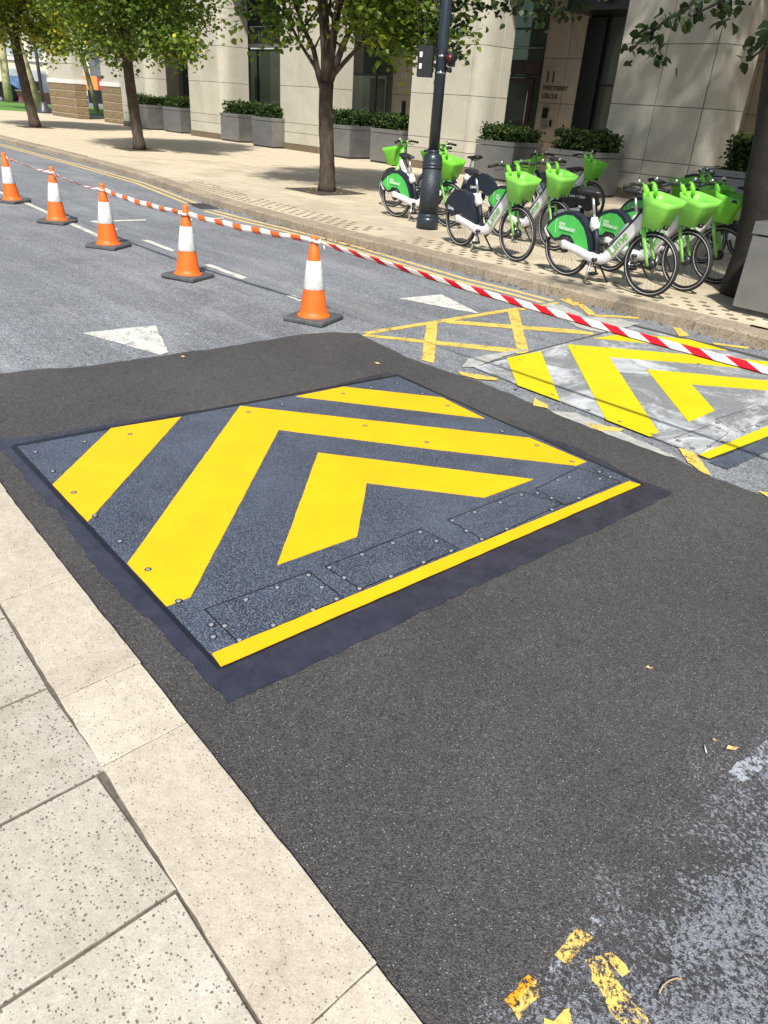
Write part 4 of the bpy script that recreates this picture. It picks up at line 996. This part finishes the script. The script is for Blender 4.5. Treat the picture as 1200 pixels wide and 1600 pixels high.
    if style == 'feedback':
        sh = [(-.30, .165), (-.24, .235), (-.15, .305), (-.05, .345), (.06, .35), (.15, .31), (.23, .24), (.29, .14), (.33, .03), (.32, -.02), (.15, .025), (.12, .085), (.06, .135), (-.06, .135), (-.11, .09), (-.17, .075)]
        for s_ in (-1, 1):
            b = MB(); y0, y1 = (-.054, -.0505) if s_ < 0 else (.0505, .054); b.xz_prism([(x, z + WR) for x, z in sh], y0, y1); pn = b.build('advert_panel', 'panelg', fd)
            for (t_, sz, dx, dz, mt) in (('MAKE', .042, -.13, .235, 'printw'), ('FEEDBACK', .046, -.13, .19, 'printw')):
                pass
        for s_ in (-1, 1):
            yy = .0548 * s_; xs_ = (-.12 if s_ < 0 else .17)
            put_text(fd, 'lettering', 'GIVE', .042, 'printw', xs_, WR + .235, -.06 * 1, yy, .001)
            put_text(fd, 'lettering', 'FEEDBACK?', .046, 'printw', xs_, WR + .192, -.06, yy, .0012)
            b = MB(); x0 = -.11 if s_ < 0 else -.06
            for k in range(11): b.box(x0 + k * .019, x0 + k * .019 + .013, min(yy, yy - .0008 * s_), max(yy, yy - .0008 * s_), WR + .165 - .001 * k, WR + .18 - .001 * k)
            b.build('small_print', 'printd', fd)
            b = MB(); xa = -.17 if s_ < 0 else .19; 
            for q in [(xa, xa + .004, WR + .14, WR + .285), (xa, xa + .03, WR + .281, WR + .285), (xa, xa + .03, WR + .14, WR + .144)]: b.box(q[0], q[1], min(yy, yy - .0008 * s_), max(yy, yy - .0008 * s_), q[2], q[3])
            b.build('bracket_mark', 'printw', fd)
        b = MB(); b.xz_prism([(-.335, .155 + WR), (-.30, .21 + WR), (-.31, .155 + WR), (-.25, .075 + WR), (-.27, .075 + WR)], -.056, .056); b.build('tail_light', 'letter_white', fd)
    elif style == 'plus':
        for yy in (-.051, .051): put_text(fd, 'lettering', 'Lime + Uber', .058, 'printw', -.15 if yy < 0 else .2, WR + .22, 0, yy, .001)
    else:
        for yy in (-.051, .051): put_text(fd, 'lettering', 'Lime', .065, 'printw', -.245 if yy < 0 else .2, WR + .13, -.1, yy, .0015)
    # drive
    b = MB(); b.ycyl((.455, .275), .085, .055, .065, 24); b.ycyl((.455, .275), .022, -.1, .1, 12); b.build('chainring', 'blackp', root)
    for q in ([(.455, -.095, .275), (.53, -.105, .15)], [(.455, .095, .275), (.38, .105, .40)]):
        b = MB(); b.tube(q, .011, 6); b.build('crank', 'blackp', root)
    for q in [(.49, .57, -.2, -.115, .135, .16), (.34, .42, .115, .2, .39, .415)]:
        b = MB(); b.box(*q, .004); b.build('pedal', 'blackp', root)
    b = MB(); b.ycyl((0.03, WR), .06, .03, .05, 20); b.ycyl((.0, WR), .065, -.055, -.04, 20); b.build('rear_brake', 'blackp', root)
    b = MB(); b.tube([(.40, -.05, .25), (.415, -.15, .0)], [.017, .012], 8); b.build('kickstand', 'silver', root)
    b = MB(); b.tube([(.42, .04, .25), (.52, .15, .0)], [.012, .010], 8); b.build('kickstand', 'blackp', root)
    b = MB(); b.tube([(.46, .07, .28), (.3, .07, .37), (.0, .065, .37)], .008, 5); b.build('chain_guard', 'blackp', root)
    return root
protos = {k: make_bike(k) for k in ('feedback', 'plain', 'plus')}
used = set()
BG = 'parked green and white rental bicycles'
BK = [('feedback', (603, 325), (678, 338), 'rental bicycle furthest left of the row, its green basket hanging to the left', 1, 0),
      ('feedback', (624, 341), (706, 357), 'rental bicycle with green tail panel left of the lamp post, its basket right of it', 0, 0),
      ('plain', (655, 328), (745, 343), 'rental bicycle whose basket shows just left of the lamp post, behind two others', 1, .06),
      ('plain', (720, 385), (815, 412), 'rental bicycle with plain navy rear fender, parked right of the lamp post', 0, 0),
      ('feedback', (783, 371), (875, 395), 'rental bicycle second in the middle cluster, basket right of the front one', 0, 0),
      ('plus', (800, 352), (893, 369), 'rental bicycle with black fender reading two names, facing left in the shade', 1, 0),
      ('plain', (850, 333), (925, 347), 'rental bicycle with shaded dark green basket in front of the wall corner', 0, 0),
      ('feedback', (885, 432), (1015, 465), 'nearest rental bicycle, front of the right cluster, with bright green tail panel', 0, 0),
      ('feedback', (952, 425), (1070, 457), 'second rental bicycle of the right cluster, with the scratched pale basket', 0, 0),
      ('feedback', (985, 418), (1122, 446), 'third rental bicycle of the right cluster, with a round dark sticker on its basket', 0, 0),
      ('plain', (1040, 392), (1150, 410), 'rental bicycle at the back of the right cluster, facing left in shade', 1, 0),
      ('feedback', (1000, 392), (1092, 412), 'rental bicycle between the back and front ones of the right cluster, facing right', 0, .0)]
for i, (st, a, b_, lab, left, zr) in enumerate(BK):
    sh = 8 if left else -6; a = (a[0] + sh, a[1] - 2); b_ = (b_[0] + sh, b_[1] - 2)
    A = Vector(at(*a, FZ)); B = Vector(at(*b_, FZ))
    if left: A, B = B, A
    d = (B - A); mid = (A + B) / 2; ang = math.atan2(d.y, d.x)
    o = protos[st] if st not in used else copy_tree(protos[st]); used.add(st)
    if i == 9:
        sk = MB(); sk.tube([(1.22, -.163, .955), (1.22, -.172, .95)], .035, 16); sk.build('sticker', 'black', o, (-.0, .012, -.01))
    c_, s_ = math.cos(ang), math.sin(ang)
    o.location = (mid.x - c_ * WB / 2, mid.y - s_ * WB / 2, FZ); o.rotation_euler = (rad(4 if not left else 0), 0, ang)
    tag(o, lab, 'bicycle', BG)

# ------------------------------------------------------------------ trees
def tree(name, base, lean, fork, r0, crown, nl, mat, label, limbs, size=.11, seed=1, bark='bark', extra=(), zlo=2.5, pit=True, gapn=0):
    r = np.random.default_rng(seed); rnd = random.Random(seed)
    bx, by = base
    root = empty(name, (bx, by, FZ)); tag(root, label, 'tree', 'street trees in the pavement')
    (cx, cy, cz), (rx, ry, rz) = crown
    b = MB(); n = 14; pts = []; rs = []
    for i in range(n + 1):
        t = i / n; z = -.02 + (fork + .02) * t
        pts.append((lean[0] * t + .02 * math.sin(5 * t + seed), lean[1] * t + .02 * math.cos(4 * t), z)); rs.append(r0 * (1.22 - .22 * min(1, t * 7)) * (1 - .16 * t) * (1 + .05 * rnd.uniform(-1, 1)))
    b.tube(pts, rs, 18); b.build('trunk', bark, root)
    top = Vector(pts[-1])
    for (dx, dy, dz, rr_) in limbs:
        e = top + Vector((dx, dy, dz)); st = Vector(pts[-1 - rnd.randint(0, 2)])
        P = [st + (e - st) * t + Vector((rnd.uniform(-.04, .04), rnd.uniform(-.04, .04), .12 * math.sin(t * 3))) * (1 if 0 < t < 1 else 0) for t in (0, .2, .4, .6, .8, 1)]
        b = MB(); b.tube(P, [rr_ * (1 - .75 * t) for t in (0, .2, .4, .6, .8, 1)], 8); 
        for k in range(4):
            q = P[2 + k % 4]; b.tube([q, q + Vector((rnd.uniform(-.7, .7), rnd.uniform(-.7, .7), rnd.uniform(0, .8)))], [rr_ * .35, rr_ * .08], 5)
        b.build('limb', bark, root)
    # crown: leaf clusters through the volume
    C = r.normal(size=(nl * 3, 3)); C /= np.linalg.norm(C, axis=1)[:, None]; C *= (r.random(nl * 3) ** .42)[:, None]
    C = C * [rx, ry, rz] + [cx, cy, cz]
    lump = np.sin(C[:, 0] * 2.3 + seed) * np.sin(C[:, 1] * 2.1 + 1.3 * seed) * np.sin(C[:, 2] * 2.6 + .7)
    C = C[(lump > -.22) & (C[:, 2] > zlo + .35 * np.sin(C[:, 0] * 3 + seed))][:nl]
    E = []
    for (ex, ey, ez, er, en) in extra:
        q = r.normal(size=(en, 3)) * [er, er, er * .6] + [ex, ey, ez]; E.append(q)
    if E: C = np.concatenate([C] + E)
    k = 13; L = np.repeat(C, k, 0) + r.normal(size=(len(C) * k, 3)) * [.17, .17, .13]
    tint = np.repeat(np.clip(.38 + .3 * np.sin(C[:, 0] * 1.7 + seed) * np.cos(C[:, 2] * 1.9) + r.normal(0, .12, len(C)), 0, 1), k)
    tint = tint + (r.random(len(tint)) < .02) * .7
    leaves('crown', L, size, mat, root, tint=tint, up=.6, seed=seed)
    if pit:
        b = MB(); b.box(-.62, .62, -.62, .62, -.02, .008, .004); b.build('tree_pit', 'soil', root)
        q = []
        for _ in range(60): q.append((rnd.uniform(-.6, .6), rnd.uniform(-.6, .6), .012))
        leaves('pit_litter', np.array(q), .05, 'dead_leaves', root, hang=False, up=3, seed=seed)
    return root
M['dead_leaves'] = m_leaf('dry_leaves', [(0, (.12, .07, .03)), (.6, (.32, .19, .08)), (1, (.5, .36, .12))])
T1 = at(55, 199, FZ); T2 = at(217, 234, FZ); T3 = at(509, 299, FZ); T4 = at(1180, 463, FZ)
stdl = [(.9, .6, 1.8, .09), (-1.0, .3, 1.7, .09), (.2, -.9, 1.9, .08), (-.3, .8, 2.2, .08), (1.4, -.6, 1.2, .06), (-1.5, -.5, 1.3, .06), (.05, 0, 2.6, .1)]
tree('linden_tree', T1[:2], (-.35, -.15), 3.0, .20, ((0, 0, 4.9), (3.0, 3.0, 2.5)), 1700, 'leaf_yellow', 'street tree with yellowing crown furthest left along the pavement', stdl, .13, 3, extra=[(1.5, .5, 2.75, .5, 30)], zlo=2.75)
tree('linden_tree', T2[:2], (-.10, -.05), 2.7, .165, ((0, .1, 4.7), (2.7, 2.7, 2.6)), 1500, 'leaf_green', 'street tree second from the left, its crown spreading over the pavement', stdl, .12, 8,
     extra=[(1.9, -.1, 2.75, .35, 55), (2.4, .3, 2.6, .22, 30), (-1.0, .2, 2.6, .4, 30), (.3, -1.3, 2.6, .35, 30)], zlo=2.45)
tree('linden_tree', T3[:2], (-.02, 0), 1.95, .165, ((.3, .3, 4.6), (2.4, 2.4, 2.5)), 1050, 'leaf_green', 'middle street tree with forked trunk left of the parked bicycles',
     [(-.75, -.35, 1.5, .07), (.62, .5, 1.5, .085), (-.1, -.1, 2.2, .12), (.35, .3, 2.3, .1), (-1.3, -.6, 1.6, .045), (1.4, 1.0, 1.5, .05), (.1, -.6, 2.2, .06), (.55, -.1, 2.0, .06)], .115, 13,
     extra=[(1.1, .5, 2.95, .35, 60), (1.5, .9, 2.85, .35, 50), (.7, .4, 3.05, .3, 30), (-1.0, -.6, 3.1, .35, 40), (-.5, -.6, 2.7, .12, 5), (1.75, 1.1, 3.0, .3, 30)], zlo=3.4)
t4 = tree('linden_tree', T4[:2], (-.34, -.22), 3.4, .33, ((.6, .4, 6.0), (3.0, 3.0, 2.3)), 2600, 'leaf_shaded', 'big dark trunk at the right edge behind the nearest planter',
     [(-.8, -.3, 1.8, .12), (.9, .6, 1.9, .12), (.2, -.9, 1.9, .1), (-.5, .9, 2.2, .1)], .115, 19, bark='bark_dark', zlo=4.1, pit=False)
# hanging branches of the right tree
def vray(x, y, dist):
    v = RW @ np.array([x - 600.0, y - 800.0, F]); v = v / np.linalg.norm(v) * dist; return Vector((v[0], v[1], v[2] + H))
tb = Vector((T4[0], T4[1], FZ)); rr_ = random.Random(4); dl = math.hypot(T4[0], T4[1])
LP = []
BR = [([(1195, -60), (1120, -40), (1076, 10), (1040, 32), (1010, 55), (985, 80)], 7.2, [(1036, 32), (1024, 45), (1010, 55), (1000, 65), (990, 75), (980, 86), (995, 85), (1030, 60), (1030, 75), (1028, 100), (1018, 92), (1035, 98), (1005, 72), (1015, 62)]),
      ([(1230, -60), (1160, -20), (1120, 5), (1090, 20)], 6.9, [(1062, 28), (1070, 35), (1078, 40), (1068, 50), (1090, 22), (1100, 8), (1122, 30), (1135, 36), (1120, 42), (1150, 25), (1140, 5), (1108, 4), (1160, 10), (1130, 12), (1145, 20)]),
      ([(1260, 20), (1230, 45), (1195, 75), (1172, 92)], 6.6, [(1190, 66), (1198, 75), (1180, 85), (1170, 92), (1195, 58), (1210, 70)])]
for pl, D, lv in BR:
    P = [vray(x, y, D) - tb for x, y in pl]; b = MB(); b.tube(P, [.02 * (1 - .8 * i / (len(P) - 1)) + .002 for i in range(len(P))], 6)
    for x, y in lv:
        q = vray(x, y - 6, D + rr_.uniform(-.15, .15)) - tb; near_ = min(P, key=lambda w: (w - q).length); b.tube([near_, (near_ + q) / 2 + Vector((0, 0, .03)), q], [.004, .003, .002], 4); 
        for _ in range(4): LP.append(q + Vector((rr_.gauss(0, .045), rr_.gauss(0, .045), rr_.gauss(0, .04))))
    b.build('limb', 'bark_dark', t4)
leaves('crown', np.array(LP), .075, 'leaf_shaded', t4, up=.2, seed=5)
# unseen tree, crown shaped to shade the right pillar; then the upper right foliage
T5 = S(-8.6, 15.2)
T5 = (-9.1, 13.4)
LPs = []
q = np.random.default_rng(3)
tree('linden_tree', (-3.9, 16.6), (0, 0), 3.4, .2, ((-3.2, -1.6, 7.0), (3.9, 2.8, 2.2)), 700, 'leaf_shaded', 'unseen street tree right of view, its crown shaped to shade the right pillar', stdl, .125, 23, zlo=4.9, pit=False, bark='bark_dark')
oc = []
cc = [(700, 8), (735, 4), (760, 14), (775, 6), (800, 12), (812, 5), (830, 18), (845, 8), (860, 22), (873, 28), (850, 4), (890, 6), (800, 2), (745, 10), (722, 2), (870, 10), (905, 2), (690, 44), (712, 40), (668, 58), (700, 66), (655, 62), (690, 30), (712, 84), (703, 76)]
tb3 = Vector((T3[0], T3[1], FZ)); b = MB(); LP = []
hub = vray(640, -60, 13.6) - tb3
for x, y in cc:
    w = vray(x, y, 12.6) - tb3
    if w.x > 10: continue
    b.tube([hub, (hub + w) / 2 + Vector((0, 0, .25)), w], [.012, .008, .003], 4)
    for _ in range(14): LP.append(w + Vector((rr_.gauss(0, .13), rr_.gauss(0, .13), rr_.gauss(0, .09))))
t3 = [o for o in bpy.data.objects if o.name.startswith('linden_tree') and abs(o.location.x - T3[0]) < .01][0]
b.build('limb', 'bark', t3); leaves('crown', np.array(LP), .085, 'leaf_shaded', t3, up=.3, seed=9)

# ------------------------------------------------------------------ far background on the left
def dirp(x, dist):   # ground point along the photo column x
    v = RW @ np.array([x - 600.0, 150.0 - 800.0, F]); h = math.hypot(v[0], v[1]); return (v[0] / h * dist, v[1] / h * dist)
g = MB(); a, b_, c, d_ = dirp(-60, 54), dirp(215, 54), dirp(215, 74), dirp(-60, 74); g.prism([a, b_, c, d_], .0, .13); tag(g.build('lawn', 'grass'), kind='structure')
g = MB(); a, b_, c, d_ = dirp(-60, 74.2), dirp(240, 74.2), dirp(240, 200), dirp(-60, 200); g.prism([a, b_, c, d_], 0, .125); tag(g.build('distant_road', 'old_asphalt'), kind='structure')
hd = dirp(75, 1); ha = math.atan2(hd[1], hd[0])
def bgbox(b, x, dist, w, d, z0, z1, dx=0, bev=.0):
    b.box(dx - w / 2, dx + w / 2, -d / 2, d / 2, z0, z1, bev)
def placed(name, x, dist, label, cat, group=None):
    p = dirp(x, dist); o = empty(name, (p[0], p[1], FZ), ha - rad(90)); tag(o, label, cat, group); return o
o = placed('low_wall', 42, 76, 'low red brown wall beyond the lawn, below the parked cars', 'wall')
b = MB(); b.box(-1.9, 1.9, -.2, .2, 0, .8, .02); b.build('wall_body', 'brickred', o); b = MB(); b.box(-1.95, 1.95, -.25, .25, .8, .9, .02); b.build('coping', 'white_trim', o)
def car(x, dist, col, label, h=1.5, L=4.3, rz=0):
    o = placed('parked_car', x, dist, label, 'car', 'vehicles in the far street'); o.rotation_euler.z += rz
    b = MB(); b.xz_prism([(-L / 2, .3), (-L / 2, .75), (-L / 2 + .9, .9), (-L / 2 + 1.5, h), (L / 2 - 1.1, h), (L / 2 - .3, .95), (L / 2, .85), (L / 2, .3)], -.85, .85); b.build('body', col, o)
    b = MB(); b.xz_prism([(-L / 2 + 1.05, .93), (-L / 2 + 1.55, h - .07), (L / 2 - 1.15, h - .07), (L / 2 - .5, .95)], -.87, .87); b.build('window', 'black', o)
    for wx in (-L / 2 + .85, L / 2 - .8):
        b = MB(); b.ycyl((wx, .32), .32, -.9, .9, 16); b.build('wheel', 'tyre', o)
car(30, 80, 'carblue', 'blue car parked beyond the lawn left of the first tree trunk', 1.9, 3.2, rad(90))
car(-10, 76, 'carblack', 'black car at the left edge beyond the lawn', 1.4, 4.2, rad(25))
car(63, 84, 'carblack', 'black car just right of the first tree trunk, far away', 1.6, 4.4)
o = placed('white_panel', 74, 78, 'tall white board standing on the lawn left of the first brown pillar', 'board')
b = MB(); b.box(-.42, .42, -.05, .05, 0, 2.2, .02); b.build('board', 'carwhite', o)
b = MB(); b.box(-.47, -.43, -.06, .06, 0, 2.3); b.box(.43, .47, -.06, .06, 0, 2.3); b.build('frame', 'silver', o)
o = placed('street_lamp', 66, 53, 'slim grey lamp column with cone base behind the first tree', 'street lamp')
b = MB(); b.lathe([(.42, 0), (.40, .1), (.2, .5), (.12, .6)], 16); b.build('base', 'dark_grey', o)
b = MB(); b.lathe([(.1, .6), (.09, 3.4), (.08, 4.2)], 10); b.build('pole', 'dark_grey', o); b = MB(); b.box(-.3, .3, -.2, .2, 3.5, 3.9, .04); b.build('lantern', 'dark_grey', o)
def bare(x, dist, r_, lean, label):
    o = placed('plane_tree', x, dist, label, 'tree'); b = MB()
    b.tube([(0, 0, 0), (lean * .5, 0, 2.5), (lean, 0, 5), (lean * 1.4, 0, 8)], [r_ * 1.15, r_, r_ * .85, r_ * .6], 12); b.build('trunk', 'palebark', o)
    r = np.random.default_rng(int(x)); P = r.normal(size=(2500, 3)) * [1.6, 1.6, 1.2] + [lean, 0, 8]; leaves('crown', P, .3, 'leaf_yellow', o, seed=int(x))
M['palebark'] = m_plain('pale_mottled_bark', (.42, .38, .22), .9, var=.3, sc=4)
bare(56, 56, .33, -.9, 'pale trunk with mottled bark beside the slim lamp column'); bare(150, 60, .15, -.9, 'pale trunk seen through the gap between the two brown based pillars')
bare(12, 72, .28, .2, 'thin grey trunk at the left edge in front of the white building')
o = placed('advert_board', 149, 90, 'orange and red hoarding seen between the two brown based pillars', 'hoarding')
b = MB(); b.box(-1.2, .35, -.1, .1, 1.1, 2.4, .02); b.build('panel', 'busor', o); b = MB(); b.box(.4, .9, -.12, .12, 1.2, 2.2, .02); b.build('panel', 'busred', o); b = MB(); b.box(-.7, .8, -.3, .3, .0, 1.2, .05); b.build('plinth', 'carblack', o)
def block(x, dist, w, h, mat, label, seed):
    o = placed('far_building', x, dist, label, 'building', 'buildings across the far street'); b = MB(); b.box(-w / 2, w / 2, 0, 12, 0, h); b.build('wall', mat, o)
    r = random.Random(seed); z = .8
    wm = MB(); wm.box(-.8, .8, -.06, .02, 0, 2.0); wm = wm.mesh('window'); wm.materials.append(M['farglass'])
    while z < h - 2.5:
        X = -w / 2 + 1.8
        while X < w / 2 - 1.2: link('window', wm, o, (X, -.02, z)); X += 3.0
        b = MB(); b.box(-w / 2, w / 2, -.25, -.001, z - .45, z - .25); b.build('string_course', 'white_trim', o); z += 3.4
M['farglass'] = m_plain('far_window_glass', (.35, .4, .42), .2, var=.3, sc=1)
block(-25, 118, 26, 24, 'far_wall2', 'buff office block behind the far trees at the left edge', 1)
block(70, 125, 30, 26, 'far_wall', 'white office block beyond the lawn behind the first tree', 2)
block(190, 135, 34, 26, 'far_wall', 'white office block seen between the far pillars', 3)

# ------------------------------------------------------------------ small things on the ground
def leaf_obj(x, y, z, size, label, rz=0, name='fallen_leaf'):
    p = at(x, y, z); b = MB(); s_ = size
    b.add([(0, 0, .002), (.3 * s_, .28 * s_, .008), (.75 * s_, .2 * s_, .004), (1.1 * s_, 0, .012), (.75 * s_, -.2 * s_, .006), (.3 * s_, -.28 * s_, .01), (.5 * s_, 0, .001)], [(0, 6, 1), (1, 6, 2), (2, 6, 3), (3, 6, 4), (4, 6, 5), (5, 6, 0)])
    o = b.build(name, 'dead_leaf', None, (p[0], p[1], z), (0, 0, rz)); o.modifiers.new('thick', 'SOLIDIFY').thickness = .001
    tag(o, label, 'leaf', 'fallen leaves on the asphalt')
leaf_obj(1134, 1170, .012, .035, 'curled pale dry leaf beside the white stick, lower right', .8)
leaf_obj(1112, 1156, .012, .014, 'tiny brown leaf scrap above the white stick', .2)
leaf_obj(1008, 1043, .007, .024, 'small pale leaf alone on the new asphalt right of centre', .4)
leaf_obj(585, 567, .007, .06, 'pale leaf on the new asphalt above the far corner of the dark plate', .1)
leaf_obj(282, 557, .007, .05, 'small orange leaf below the left white triangle', .3)
p = at(1100, 1163, .013); b = MB(); b.tube([(0, 0, 0), (.022, -.03, .002)], .0022, 6); tag(b.build('stick', 'letter_white', None, p), 'short white stick on the asphalt at lower right', 'stick')
p = at(1035, 1560, .014); q2 = [Vector(at(*w, .016)) - Vector(p) for w in [(1030, 1552), (1036, 1540), (1046, 1532), (1058, 1528), (1066, 1530)]]
b = MB(); b.tube(q2, .0016, 6); tag(b.build('twig', 'dead_leaf', None, p), 'thin curved brown twig on the worn speckled asphalt', 'twig')
P = []
for _ in range(260):
    X = random.uniform(-16, -1); P.append((X, kY(X) - abs(random.gauss(0, .05)) - .02, .006))
for _ in range(40):
    X = random.uniform(-9, -7.5); P.append((X, kY(X) - abs(random.gauss(0, .10)) - .02, .006))
tag(leaves('gutter_litter', np.array(P), .032, 'dead_leaves', None, hang=False, up=2.5, seed=2), kind='stuff')
SC.cycles.max_bounces = 8; SC.cycles.transparent_max_bounces = 8
